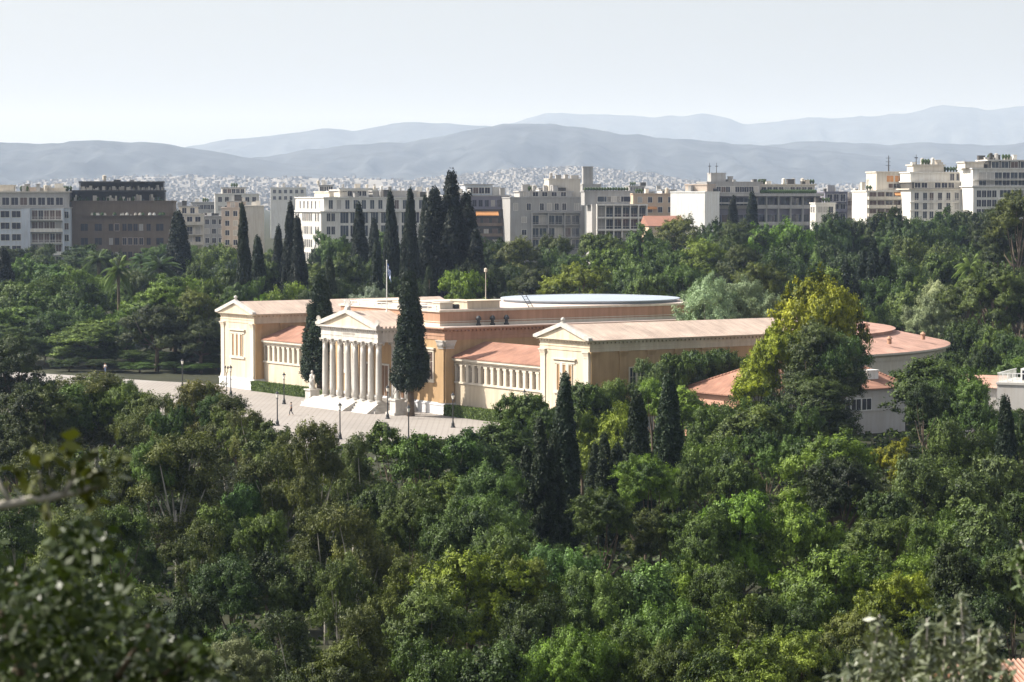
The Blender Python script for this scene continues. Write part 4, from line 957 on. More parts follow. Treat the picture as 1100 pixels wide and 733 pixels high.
# 14 tall white modern block at the right edge
B = Blk('tall_white_block', 'tall white modern block with long glass terraces at the right edge', 'building', 1045, 1128, 780, R(7), 18)
zr = B.h(201); B.box('wall', 0, B.W, 0, 18, 0, zr, 'w_white', .4); B.box('upper_storey', .3, B.W, 1.6, 17, zr+.4, B.h(182), 'w_white', .3); B.box('penthouse', B.lx(1064), B.W, 3, 14, B.h(182)+.3, B.h(173), 'w_dark', .5, 'w_white'); B.box('penthouse', B.lx(1040), B.lx(1060), 4, 12, B.h(182)+.3, B.h(175), 'w_cream', .3)
for py in (212, 222, 232, 243): B.row(XR(B.lx(1048), B.lx(1070), 4), B.h(py), 1.2, 1.9, frame='w_white'); B.row(XR(B.lx(1073), B.W, 7), B.h(py)-.4, 1.9, 2.4, glass='glass_blue'); B.balcony(B.lx(1071), B.W, B.h(py)-.8, 'w_white', 1.3, .8)
for py in (193, 200.5): B.row(XR(B.lx(1052), B.W, 9), B.h(py)+.1, 2.0, 1.9, y=1.6, glass='glass_blue'); B.balcony(B.lx(1046), B.W, B.h(py)-.1, 'w_white', 1.4, .5, y=1.6, rail=True)
B.row(XR(B.lx(1066), B.W, 6), B.h(180.5), 2.0, 1.7, y=3, glass='glass_blue'); B.clutter(14, B.h(173)+.4, B.lx(1064), B.W, 4, 12, 44, (.6, 1.6)); B.clutter(7, B.h(182)+.3, B.lx(1046), B.lx(1062), 3, 11, 45, (.6, 1.4))
# second row: roofs showing between and above the first
rr_ = random.Random(12); seen = []
def near_phrase(px):
    L_ = [(-22,76,'the pale balcony block at far left'),(77,187,'the brown stone hotel'),(188,283,'the narrow cream blocks'),(283,488,'the long white corner block'),(488,548,'the dark brown block with orange awnings'),(548,628,'the plain grey balcony block'),(628,695,'the white-framed glass block'),(695,760,'the blank white wall'),(760,882,'the long grey-roofed block'),(882,931,'the narrow dark blocks'),(931,978,'the orange-awning hotel'),(978,1044,'the ornate white block'),(1044,1130,'the tall white block')]
    for a, b, t in L_:
        if a <= px <= b: return t
    return 'the far left edge'
cnt = {}; rows = []
px = -10.0
while px < 935:
    w_ = rr_.uniform(24, 52); base = 207 if 283 < px < 700 else (215 if px < 283 else 210)
    if 490 < px < 545 or 120 < px < 180: px += w_; continue
    rows.append((px, px+w_, base+rr_.uniform(-6, 7), rr_.uniform(960, 1350))); px += w_*rr_.uniform(.75, 1.3)
for (x0, x1, yt, D) in rows: cnt.setdefault(near_phrase((x0+x1)/2), []).append((x0, x1, yt, D))
ORD = ['first','second','third','fourth','fifth','sixth','seventh','eighth','ninth','tenth','eleventh','twelfth','thirteenth','fourteenth','fifteenth','sixteenth','seventeenth','eighteenth','nineteenth','twentieth']
for t, L_ in cnt.items():
    for i, (x0, x1, yt, D) in enumerate(sorted(L_)):
        wall = rr_.choice(['w_white','w_grey','w_cream','w_grey','w_white'])
        lab = f'{ {"w_white":"white","w_cream":"cream","w_tan":"tan","w_grey":"grey"}[wall]} house peeping over {t}'+(f', {ORD[i]} from left' if len(L_) > 1 else '')
        o = plain(lab, x0, x1, yt, D, wall, R(rr_.uniform(1, 8)), n=6, floors=2, seed=rr_.randint(0, 999), pent=(.15, .7, 2.4) if rr_.random() < .4 else None, lit_left=False, name='city_house')
        o.root['group'] = 'houses behind the front row of blocks'
# ------------------------------------------------------------------ trees: crown generators (shared meshes), then every tree its own object
def unit(a): return a/(np.linalg.norm(a, axis=-1, keepdims=True)+1e-9)
def crown(rng, lobes, sub, sub_r, nleaf, size, elong, up=0, jit=.6, flat=1.0, out=.6, hang=0, low=-.45):
    V = []; T = []; zmid = np.mean([q[0][2] for q in lobes])-.8
    for c, r in lobes:
        c = np.array(c, float); r = np.array(r, float); lt = rng.normal()*.12
        d = unit(rng.normal(size=(sub*3, 3))+np.array([0, 0, .15])); d = d[d[:, 2] > low][:sub]
        sc = c+d*r*rng.uniform(.72, 1.05, (len(d), 1)); st = rng.normal(size=len(d))*.16
        sr = sub_r*rng.uniform(.5, 1.6, len(d))
        for q in range(len(d)):
            n = max(8, int(nleaf*(sr[q]/sub_r)**2))
            e = unit(rng.normal(size=(n, 3))+out*d[q]+np.array([0, 0, .25]))
            rad = sr[q]*rng.uniform(.4, 1.1, (n, 1))*np.where(rng.random((n, 1)) < .14, 1.5, 1.0)
            ax_ = unit(d[q]*.7+rng.normal(size=3)*np.array([.7, .7, .3])); p = sc[q]+e*rad*np.array([1, 1, flat])*.66+ax_*sr[q]*rng.uniform(-1.2, 1.4, (n, 1))
            if hang: p[:, 2] -= hang*rng.random(n)**2*sr[q]
            nn = .55*e+.6*d[q]+.3*unit(p-np.array([0, 0, zmid]))+rng.normal(size=(n, 3))*jit*.75
            V.append(leafset(n, rng, p, nn, size, elong, up)); T.append(.45+lt+st[q]+rng.normal(size=n)*.16)
    return np.concatenate(V), np.concatenate(T)
def lobe_set(rng, n, rx, rz, zc, lr, squash=.8, shell=(.45, .85), zmin=-.6):
    L_ = [((0, 0, zc), (rx*.62, rx*.62, rz*.62))]
    d = unit(rng.normal(size=(n*3, 3))); d = d[d[:, 2] > zmin][:n]
    for q in d:
        s_ = rng.uniform(*shell); r_ = lr*rng.uniform(.75, 1.3)
        L_.append(((q[0]*rx*s_, q[1]*rx*s_, zc+q[2]*rz*s_), (r_, r_, r_*squash)))
    return L_
def limbs(m, lobes, rng, z_fork, r0, mm, lean=.3, n=7, name='trunk'):
    b = MB(); lx, ly = rng.normal()*lean, rng.normal()*lean
    b.tube([(0,0,-.6), (lx*.15, ly*.15, z_fork*.45), (lx*.5, ly*.5, z_fork), (lx, ly, z_fork*1.55)], [r0*1.25, r0, r0*.8, r0*.35], 8)
    for c, r in lobes[1:1+n]:
        c = Vector(c); s0 = Vector((lx*.5, ly*.5, z_fork*rng.uniform(.8, 1.15))); mid = s0.lerp(c, .5)+Vector((rng.normal()*.25, rng.normal()*.25, -.25))
        b.tube([s0, mid, c, c+Vector((0,0,r[2]*.5))], [r0*.5, r0*.34, r0*.18, r0*.05], 6)
    return b.mesh(name, mm, True)
PROTO = {}      # kind -> list of (crown mesh, trunk mesh, nominal height, nominal width)
def proto(kind, cv, tone, lm, trunk):
    z = cv.reshape(-1, 3); hgt = np.percentile(z[:, 2], 99.7); wid = np.percentile(np.hypot(z[:, 0], z[:, 1]), 98)*2
    PROTO.setdefault(kind, []).append((leafmesh('crown', cv, tone, M[lm]), trunk, hgt, wid))
BV = [(12,4.6,3.7,1.8,.7), (7,4.2,4.2,2.5,.75), (18,4.8,3.6,1.25,.8), (10,3.6,4.6,1.7,1.0), (14,5.0,3.0,1.6,.6), (9,4.4,4.0,2.1,.65)]
for s_ in range(6):
    g = np.random.default_rng(100+s_); n_, rx_, rz_, lr_, sq_ = BV[s_]
    L_ = lobe_set(g, n_, rx_, rz_, 1.9+rz_, lr_, sq_, (.5, 1.0)); off = g.normal(size=3)*.9
    L_ = [(tuple(np.array(c)+off*(k % 3 == 0)), r) for k, (c, r) in enumerate(L_)]
    cv, t = crown(g, L_, int(30*lr_/1.5), .46*g.uniform(.85, 1.2), 95, g.uniform(.13, .19), g.uniform(1.3, 2.0), jit=.7)
    proto('broad', cv, t, 'leaf_broad', limbs(None, L_, g, 3.2, .26, M['bark']))
for s_ in range(2):      # feathery foliage: long drooping leaflets
    g = np.random.default_rng(130+s_)
    L_ = lobe_set(g, 16, 4.9, 3.5, 5.6, 1.45, .7, (.6, .95)); cv, t = crown(g, L_, 26, .5, 120, .10, 2.8, jit=.7, hang=.3)
    proto('feather', cv, t, 'leaf_broad', limbs(None, L_, g, 3.0, .24, M['bark']))
for s_ in range(4):      # pines: flattish tufted cushions on bare limbs
    g = np.random.default_rng(160+s_); L_ = []
    n = 17
    for i in range(n):
        a = i*2.4+g.normal()*.3; rr = 4.1*math.sqrt((i+.5)/n)*g.uniform(.8, 1.1); z = 9.0-2.6*(rr/4.1)**1.6+g.normal()*.55
        if i % 4 == 3: z -= g.uniform(1.5, 3.2)
        r_ = g.uniform(1.0, 1.75); L_.append(((rr*math.cos(a), rr*math.sin(a), z), (r_, r_, r_*.55)))
    cv, t = crown(g, L_, 24, .42, 90, .10, 2.6, up=.15, jit=.6, flat=.75, out=.7, low=-.3)
    proto('pine', cv, t, 'leaf_pine', limbs(None, [L_[0]]+L_[1:], g, 5.0, .27, M['bark'], .6, 12))
for s_ in range(2):      # dense rounded pine, crown nearly to the ground
    g = np.random.default_rng(180+s_); L_ = lobe_set(g, 18, 4.4, 3.9, 5.4, 1.45, .62, (.55, .95))
    cv, t = crown(g, L_, 26, .44, 95, .10, 2.5, up=.12, jit=.6, flat=.8, out=.7)
    proto('roundpine', cv, t, 'leaf_pine', limbs(None, L_, g, 3.4, .27, M['bark'], .4, 10))
for s_ in range(3):      # loose eucalyptus-like crowns, pale stems showing
    g = np.random.default_rng(200+s_); L_ = []
    for i in range(17):
        a = g.uniform(0, 6.28); rr = 3.2*math.sqrt(g.random()); z = g.uniform(4.0, 11.0); r_ = g.uniform(.8, 1.5)
        L_.append(((rr*math.cos(a), rr*math.sin(a), z), (r_, r_, r_*.9)))
    cv, t = crown(g, L_, 20, .44, 85, .09, 2.8, up=-.12, jit=.8, hang=.4, out=.3)
    b_ = limbs(None, L_, g, 4.0, .2, M['bark_pale'], 1.0, 14)
    proto('loose', cv, t, 'leaf_loose', b_)
for s_ in range(2):      # sparse dark trees with sky or paving showing between the leaf bunches
    g = np.random.default_rng(220+s_); L_ = lobe_set(g, 18, 4.8, 3.6, 6.2, 1.05, .7, (.3, 1.0))[1:]
    cv, t = crown(g, L_, 9, .48, 75, .19, 1.6, jit=.8, out=.4)
    proto('sparse', cv, t, 'leaf_broad', limbs(None, L_, g, 3.2, .2, M['bark'], .5, 16))
for s_ in range(2):
    g = np.random.default_rng(240+s_); L_ = lobe_set(g, 12, 4.6, 3.2, 5.0, 1.6); cv, t = crown(g, L_, 26, .5, 150, .09, 2.6, up=.25, jit=.8)
    proto('olive', cv, t, 'leaf_olive', limbs(None, L_, g, 2.4, .26, M['bark_pale']))
for s_ in range(3):      # cypress: a column of upright sprays
    g = np.random.default_rng(260+s_); V = []; T = []
    for q in range(360):
        tt = g.random(); a = g.uniform(0, 6.283); prof = min(1, tt/.16+.45)*(1-tt**(1.15, 1.75, 1.6)[s_])**.85*(1+.16*math.sin(tt*19+a*3+s_)+.10*math.sin(tt*47+a*2))
        R_ = 1.5*prof+.05; c = np.array([R_*.80*math.cos(a), R_*.80*math.sin(a), 1.2+tt*(13.6+.8*math.sin(a*2+s_))]); n = 110
        d = np.array([math.cos(a), math.sin(a), .35]); e = unit(g.normal(size=(n, 3))+.5*d)
        p = c+e*np.array([.42, .42, .95])*g.uniform(.4, 1.05, (n, 1)); V.append(leafset(n, g, p, e*np.array([1,1,.4])+g.normal(size=(n, 3))*.45, .11, 3.0, .42)); T.append(.45+g.normal()*.18+g.normal(size=n)*.15)
    b = MB(); b.tube([(0,0,-.5),(0,0,1.5),(.05,0,8),(0,0,14)], [.34,.26,.16,.03], 8)
    proto('cypress', np.concatenate(V), np.concatenate(T), 'leaf_cypress', b.mesh('trunk', M['bark'], True))
for s_ in range(1):      # multi-stemmed broad cypress
    g = np.random.default_rng(280+s_); V = []; T = []
    for k in range(7):
        ax_, ay_ = (0, 0) if k == 0 else (1.5*math.cos(k*1.05), 1.5*math.sin(k*1.05)); hh = 14 if k == 0 else g.uniform(8, 12.5)
        for q in range(110):
            tt = g.random(); a = g.uniform(0, 6.283); R_ = 1.25*min(1, tt/.1+.4)*(1-tt**2)**.8; n = 90
            c = np.array([ax_+R_*.8*math.cos(a), ay_+R_*.8*math.sin(a), 1+tt*hh]); e = unit(g.normal(size=(n, 3))+.5*np.array([math.cos(a), math.sin(a), .4]))
            p = c+e*np.array([.42,.42,.95])*g.uniform(.4, 1.05, (n, 1)); V.append(leafset(n, g, p, e*np.array([1,1,.4])+g.normal(size=(n, 3))*.45, .12, 2.8, .42)); T.append(.45+g.normal()*.18+g.normal(size=n)*.15)
    b = MB(); b.tube([(0,0,-.5),(0,0,1.5),(.05,0,8),(0,0,13)], [.4,.3,.2,.03], 8)
    proto('widecypress', np.concatenate(V), np.concatenate(T), 'leaf_cypress', b.mesh('trunk', M['bark'], True))
for s_ in range(2):      # palm
    g = np.random.default_rng(300+s_); V = []; T = []
    for k in range(46):
        a = k*2.4; el = g.uniform(-.75, 1.25); L0 = g.uniform(2.4, 3.2); n = 46; s = np.linspace(.06, 1, n)
        hor = np.array([math.cos(a), math.sin(a), 0]); x = L0*s*math.cos(el)+.2*s; z = L0*s*math.sin(el)-1.5*s**2.2*(1 if el > -.2 else .5)
        p = np.array([0, 0, 7.2])+hor*x[:, None]+np.array([0, 0, 1])*z[:, None]; side = np.array([-math.sin(a), math.cos(a), 0])
        for sg in (-1, 1):
            ln = .62*np.sin(np.pi*np.clip(s*.92+.08, 0, 1))**.6; tip = p+side*sg*ln[:, None]*.8+hor*.25*ln[:, None]-np.array([0, 0, 1])*.35*ln[:, None]
            wv = hor*.035; V.append(np.stack([p-wv, p+wv, tip+wv*.4, tip-wv*.4], 1).reshape(-1, 3)); T.append(.5+g.normal()*.2+g.normal(size=n)*.1+(-.3 if el < -.3 else 0))
    b = MB(); b.lathe([(.30,-.4),(.26,.5),(.22,3),(.24,6),(.34,6.8),(.22,7.3)], 10)
    proto('palm', np.concatenate(V), np.concatenate(T), 'leaf_palm', b.mesh('trunk', M['palm_bark'], True))

TINT = dict(mid=(1.05,1.08,.95), bright=(1.4,1.55,.9), dark=(.50,.55,.58), olive=(1.0,1.0,.8), yellow=(1.65,1.55,.7), gold=(3.2,2.3,.55), blue=(.85,1.0,1.15), grey=(1.0,.93,1.15), brown=(1.0,.88,.72), deep=(.72,.82,.70))
TNAME = dict(mid='mid-green', bright='bright green', dark='very dark green', olive='olive-green', yellow='yellow-green', gold='golden yellow', blue='blue-green', grey='grey-green', brown='brownish', deep='deep green')
KNAME = dict(broad='leafy round tree', feather='feathery tree', pine='tufted pine', roundpine='dense round pine', loose='loose thin-crowned tree', sparse='sparse open-crowned tree', olive='olive-leaved tree', cypress='slim cypress', widecypress='many-tipped broad cypress', palm='palm')
CAT = dict(broad='tree', feather='tree', pine='pine tree', roundpine='pine tree', loose='tree', sparse='tree', olive='tree', cypress='cypress', widecypress='cypress', palm='palm tree')
NM = dict(broad='broadleaf_tree', feather='feathery_tree', pine='pine_tree', roundpine='pine_tree', loose='eucalyptus_tree', sparse='broadleaf_tree', olive='olive_tree', cypress='cypress_tree', widecypress='cypress_tree', palm='palm_tree')
TREES = []; rt = random.Random(77)
def tree(kind, px, yt, wpx, hd, tint='mid', label=None, var=None, rz=None, lift=0):
    """hd < 60: the tree's height (its distance follows from where its top shows); hd >= 60: its distance"""
    if hd < 60:
        D = 200.0
        for _ in range(30):
            x = (px-550)/F*D; g = gh(x, D); D += .5*((CH-g-hd)*F/max(8, yt-YH)-D)
        D = max(60, D)
    else: D = hd
    P = at(px, yt, D); g = gh(P.x, P.y); h = P.z-g; 
    put(kind, P.x, P.y, g, h, wpx/F*D*(1.3 if 'cypress' in kind else 1.2), tint, label, var, px, yt, rz, lift)
def put(kind, x, y, g, h, wd, tint, label=None, var=None, px=None, yt=None, rz=None, lift=0):
    pv = PROTO[kind]; k = rt.randrange(len(pv)) if var is None else var % len(pv)
    cm, tm, H0, W0 = pv[k]
    o = bpy.data.objects.new(NM[kind], None); col.objects.link(o); o.empty_display_size = .3
    o.location = (x, y, g); o.rotation_euler = (0, 0, rt.uniform(0, 6.28) if rz is None else rz)
    s_ = wd/W0; sz = (h-lift)/H0
    if 'cypress' not in kind and kind != 'palm': sz = min(sz, (1.5 if kind in ('broad','loose','feather') else 1.2)*s_)      # a narrow tree keeps its crown's proportions and gets a longer trunk
    c = link('crown', cm, o, (0, 0, h-H0*sz)); c.scale = (s_, s_, sz)
    j = lambda: rt.uniform(.88, 1.13)
    q = rt.uniform(.72, 1.3); t = TINT[tint]; c.color = (t[0]*q*j(), t[1]*q, t[2]*q*j(), 1)
    if 'cypress' in kind: c.rotation_euler = (rt.gauss(0, .018), rt.gauss(0, .018), 0)
    tr = link('trunk', tm, o); tr.scale = (s_, s_, h/H0)
    if px is None: px, yt = pix((x, y, g+h))
    TREES.append(dict(o=o, kind=kind, tint=tint, px=px, yt=yt, D=y, h=h, x=x, y=y, r=wd/2, label=label, wpx=wd/y*F))
    return o
T = tree
# --- by the hall
T('cypress', 441, 294, 31, 341.5, 'mid', 'tall dark cypress standing right of the portico columns', 0, None, 2.6)
T('cypress', 343, 297, 32, 371, 'mid', 'tall dark cypress standing left of the portico', 1, None, 1.6)
T('cypress', 356, 280, 18, 440, 'mid', 'dark cypress tip rising behind the cypress left of the portico')
# the tall yellow-green tree and the darker one before it
T('broad', 872, 294, 104, 308, 'gold', 'tall golden yellow tree towering over the tiled house', 1)
T('broad', 840, 350, 54, 302, 'gold', 'lower golden yellow bough-like tree left of the tall golden one', 2)
T('roundpine', 876, 346, 80, 294, 'dark', 'dark dense tree in front of the tall golden yellow tree', 0)
T('roundpine', 897, 372, 54, 292, 'dark', 'dark dense tree just left of the grey wall with windows')
T('broad', 884, 318, 66, 310, 'gold', 'golden yellow foliage right half of the tall golden crown', 0); T('broad', 816, 374, 48, 303, 'gold', 'lowest golden bough, nearest the red hipped roof', 3); T('broad', 900, 360, 62, 293, 'deep', 'deep green foliage on the right before the tall golden tree', 4)
T('roundpine', 862, 405, 100, 287, 'dark', 'dark low mass of foliage under the tall golden tree, before the tiled house'); T('roundpine', 894, 425, 54, 286, 'deep', 'deep green low round tree left of the grey wall foot')
T('olive', 762, 297, 66, 362, 'mid', 'silvery leaved bush-like tree left half of the pair above the right pavilion roof'); T('olive', 804, 301, 66, 364, 'mid', 'silvery leaved tree right half of the pair above the right pavilion roof')
# --- cypresses behind the hall
for px, yt, w_, D in ((263,223,17,470),(277,257,20,478),(297,246,17,520),(310,221,18,500),(323,236,20,495),(386,221,20,560),(401,237,16,610),(405,263,18,470),(423,210,20,500),(439,207,21,490),(452,214,17,530),(461,290,16,440),(192,230,27,600),(785,213,15,720),(806,209,17,710),(4,268,22,560),(495,225,30,520),(508,250,28,500)): T('cypress', px, yt, w_, D, 'dark' if D > 480 else 'mid')
T('widecypress', 481, 192, 56, 505, 'dark', 'tallest many-tipped dark cypress clump behind the hall')
# foreground cypresses
T('cypress', 604, 407, 34, 205, 'mid', 'taller of the twin dark cypresses below the right pavilion', 2); T('widecypress', 582, 456, 46, 199, 'mid', 'lower broader one of the twin dark cypresses below the right pavilion')
T('cypress', 685, 426, 31, 215, 'mid', None, 1); T('cypress', 717, 408, 33, 220, 'mid', None, 2); T('widecypress', 651, 470, 38, 212, 'mid'); T('cypress', 1085, 430, 26, 12.5, 'deep')
# --- wood below the plaza, left to right
for a in [('roundpine',18,362,86,12,'dark'),('roundpine',42,415,80,10,'deep'),('loose',104,403,88,10.5,'olive'),('broad',96,408,70,10,'olive'),('broad',128,412,50,9.8,'olive'),('broad',150,424,44,9.3,'olive'),('broad',214,414,56,10,'brown'),('broad',64,416,60,9.7,'mid'),('broad',258,440,50,9.3,'olive'),('broad',184,436,44,9,'deep'),('broad',236,424,40,9.6,'deep'),('olive',132,408,62,9.5,'olive'),('loose',158,424,60,9.5,'olive'),('loose',208,409,66,10.5,'brown'),('loose',244,428,74,10,'brown'),('loose',276,440,54,9.8,'olive'),
  ('feather',166,474,46,11,'olive'),('loose',190,468,92,11.5,'brown'),('broad',262,512,70,8,'blue'),('loose',115,486,80,10,'olive'),('loose',55,478,84,10,'olive'),('roundpine',20,455,70,10,'dark'),('loose',75,545,80,9.5,'olive'),('loose',22,530,80,9.5,'deep'),('broad',130,545,60,9,'deep'),
  ('sparse',286,455,62,10,'grey'),('loose',340,452,58,12.5,'brown'),('loose',305,470,70,11,'olive'),('loose',378,466,60,10.5,'olive'),('sparse',424,454,56,10.5,'deep'),('sparse',452,466,66,9.8,'deep'),('sparse',486,461,70,9.8,'deep'),('broad',538,458,76,9.5,'deep'),('broad',512,470,50,9,'dark'),
  ('pine',482,511,62,8.5,'bright'),('feather',446,528,64,9.5,'olive'),('feather',498,542,96,9,'blue'),('feather',520,500,70,9.5,'blue'),('feather',528,535,76,9,'blue'),('loose',392,545,76,10,'olive'),('broad',410,520,60,8.5,'deep'),('loose',350,545,70,9,'brown'),('loose',368,596,66,9,'olive'),('broad',285,548,52,8.5,'olive'),
  ('broad',232,545,56,8.5,'deep'),('loose',212,560,60,8.5,'olive'),('broad',300,596,80,8,'dark'),('broad',245,598,70,8,'dark'),('loose',426,598,60,9,'olive'),('roundpine',504,592,118,9.5,'yellow'),('roundpine',452,632,110,9,'olive'),('loose',388,650,80,8.5,'olive'),('roundpine',375,692,100,8.5,'olive'),('olive',256,684,60,8,'olive'),('loose',318,655,76,8.5,'dark'),('broad',210,640,80,8,'dark'),
  ('roundpine',556,600,70,9,'olive'),('feather',548,566,70,8.6,'deep')]: T(*a)
# --- right of the twin cypresses
for a in [('broad',572,424,62,9.5,'deep'),('broad',592,434,40,9.2,'deep'),('broad',545,452,50,9,'deep'),('broad',632,413,64,9.5,'deep'),('broad',655,436,74,9.5,'yellow'),('broad',626,440,60,9,'olive'),('broad',664,408,46,9,'mid'),('broad',702,408,44,9.5,'bright'),('broad',738,416,60,9,'bright'),('broad',772,428,62,9,'mid'),('broad',806,436,70,9,'mid'),
  ('roundpine',694,490,62,188,'bright'),('roundpine',646,526,62,172,'olive'),('broad',757,470,66,9,'mid'),('broad',792,486,74,9,'mid'),('broad',738,500,56,8.5,'mid'),('broad',800,530,90,9,'bright'),('broad',752,545,70,8.5,'deep'),('roundpine',705,548,60,8,'brown'),
  ('broad',838,428,72,9.5,'mid'),('broad',826,462,60,9,'deep'),('roundpine',892,468,104,10,'bright'),('roundpine',905,492,80,9,'dark'),('broad',957,474,46,5.5,'gold','small rounded yellow bush tree below the grey wall with windows'),('broad',1000,388,84,11.5,'deep'),('broad',1034,400,66,11,'mid'),('broad',994,412,46,10.5,'dark'),('broad',1028,452,70,9,'mid'),('broad',1062,436,54,9,'deep'),('broad',1096,452,50,9,'olive'),
  ('broad',1015,494,100,9.5,'grey'),('broad',1078,492,80,9.5,'grey'),('broad',962,530,60,8,'dark'),('broad',948,556,52,8,'mid'),('broad',1012,552,60,8.5,'mid'),('broad',1064,545,76,9.5,'grey'),('broad',1100,530,60,9,'deep'),('broad',862,540,70,8.5,'bright'),
  ('feather',606,588,90,8.5,'blue'),('broad',570,640,70,8,'dark'),('feather',640,612,80,8.5,'mid'),('broad',684,608,84,8.5,'blue'),('broad',738,600,60,8.5,'bright'),('broad',778,606,70,8.5,'deep'),('feather',712,650,90,8.5,'mid'),('feather',625,678,76,8.5,'bright'),('feather',668,672,76,8.3,'bright'),('broad',765,645,84,8.5,'olive'),('roundpine',800,690,110,8.5,'bright'),('feather',720,690,80,8,'mid'),('broad',590,690,70,8,'bright'),
  ('roundpine',900,592,130,9.5,'bright'),('roundpine',965,618,90,9,'yellow'),('broad',985,590,64,8.5,'bright'),('broad',1062,585,70,8.5,'deep'),('broad',845,640,70,8.5,'deep'),('roundpine',850,680,90,8.5,'bright'),('broad',1025,585,60,9.5,'dark'),('broad',1090,590,60,9,'mid'),('roundpine',925,660,90,8.5,'olive'),('broad',1000,640,90,8,'dark'),('broad',1060,640,80,8,'dark'),('broad',905,700,80,7.5,'dark'),('broad',530,690,80,8,'dark'),('broad',470,690,90,8,'deep')]: T(*a)
# --- garden beyond, left to right
for a in [('pine',186,297,92,440,'bright'),('roundpine',205,312,70,436,'olive'),('roundpine',168,328,70,430,'dark'),('roundpine',215,345,60,428,'dark'),
  ('broad',28,297,84,500,'mid'),('broad',72,304,84,480,'mid'),('broad',20,330,80,455,'mid'),('broad',62,335,70,450,'deep'),('broad',108,328,76,455,'mid'),('broad',138,345,56,440,'deep'),('broad',95,345,70,440,'mid'),('broad',92,288,54,530,'bright'),('broad',60,285,50,560,'deep'),('broad',24,276,50,580,'mid'),('broad',118,305,50,500,'mid'),('broad',10,350,60,440,'deep'),
  ('palm',127,274,32,472,'mid'),('palm',106,268,34,600,'deep'),('palm',172,274,42,560,'deep'),('palm',152,272,26,640,'deep'),('broad',148,292,40,540,'grey'),('broad',236,264,62,600,'mid'),('broad',222,286,50,520,'mid'),('broad',250,290,40,480,'deep'),('broad',216,300,36,470,'bright'),
  ('broad',318,306,60,455,'yellow'),('broad',290,282,40,520,'deep'),('broad',342,284,44,520,'mid'),('broad',372,270,50,540,'mid'),('broad',358,250,36,600,'deep'),('broad',405,275,40,560,'mid'),('broad',432,268,40,540,'mid'),('broad',415,250,36,620,'deep'),('broad',375,300,50,460,'dark'),('broad',440,296,46,450,'dark'),('olive',400,308,40,450,'grey'),('broad',462,262,40,540,'dark'),('broad',262,300,40,460,'mid'),('broad',340,310,40,440,'dark'),
  ('broad',488,292,50,450,'yellow'),('broad',512,282,46,470,'dark'),('broad',528,252,40,580,'dark'),('roundpine',558,256,48,560,'grey'),('roundpine',588,254,56,570,'dark'),('broad',545,285,44,480,'dark'),('roundpine',575,290,50,460,'dark'),('pine',620,284,66,455,'yellow'),('broad',640,252,56,600,'mid'),('broad',660,268,50,540,'bright'),('broad',608,268,50,560,'deep'),('broad',690,272,64,520,'mid'),('broad',668,292,56,460,'mid'),('broad',702,296,50,440,'mid'),('broad',690,244,56,620,'mid'),
  ('roundpine',738,234,66,640,'olive'),('broad',770,238,50,620,'deep'),('roundpine',745,258,70,540,'bright'),('roundpine',790,264,62,500,'dark'),('roundpine',798,238,54,600,'dark'),('roundpine',815,283,54,440,'olive'),('broad',735,285,46,450,'deep'),('broad',720,262,44,540,'mid'),
  ('feather',848,240,80,600,'bright'),('broad',858,258,70,540,'mid'),('broad',836,272,60,500,'deep'),('broad',884,242,54,620,'dark'),('broad',905,230,60,640,'deep'),('broad',940,226,56,640,'dark'),('broad',965,232,60,600,'dark'),('widecypress',938,262,36,480,'dark'),('broad',912,262,56,520,'dark'),('widecypress',908,286,34,450,'dark'),('broad',990,236,56,620,'deep'),('broad',1012,226,54,640,'deep'),('broad',1040,228,60,640,'dark'),('broad',1068,232,56,620,'dark'),
  ('pine',1094,206,60,470,'olive'),('roundpine',1085,222,60,480,'dark'),('broad',1000,256,70,540,'mid'),('broad',1040,252,66,540,'deep'),('broad',1080,260,60,510,'mid'),('palm',1043,272,36,480,'bright'),('broad',1012,274,66,490,'mid'),('broad',965,278,66,480,'mid'),('broad',950,300,60,450,'deep'),('broad',985,302,60,440,'mid'),('broad',925,320,60,425,'mid'),('olive',1020,304,60,430,'olive'),('olive',1000,318,50,420,'olive'),
  ('pine',1070,288,76,395,'deep'),('pine',1040,298,60,420,'olive'),('pine',1092,305,60,400,'deep'),('broad',1060,300,56,440,'mid'),('broad',1100,290,50,450,'deep'),('broad',1045,345,56,390,'deep'),('broad',1075,352,60,370,'mid'),('broad',1098,360,50,360,'deep'),('broad',1050,372,50,345,'deep'),('broad',1085,385,44,330,'mid'),('broad',1020,380,40,345,'deep'),
  ('broad',905,318,50,430,'deep'),('broad',870,290,60,450,'deep'),('broad',780,250,50,560,'deep'),('broad',890,290,50,450,'mid'),('feather',915,330,40,420,'bright'),
  ('broad',985,393,52,327,'deep'),('broad',1012,388,48,332,'mid'),('broad',1038,394,46,326,'deep'),
  # low bushes between the right pavilion and the tiled house
  ('broad',703,386,36,313,'grey'),('broad',722,381,44,315,'olive'),('broad',742,378,52,318,'mid'),('broad',770,376,46,320,'deep'),('broad',792,384,40,322,'deep')]: T(*a)
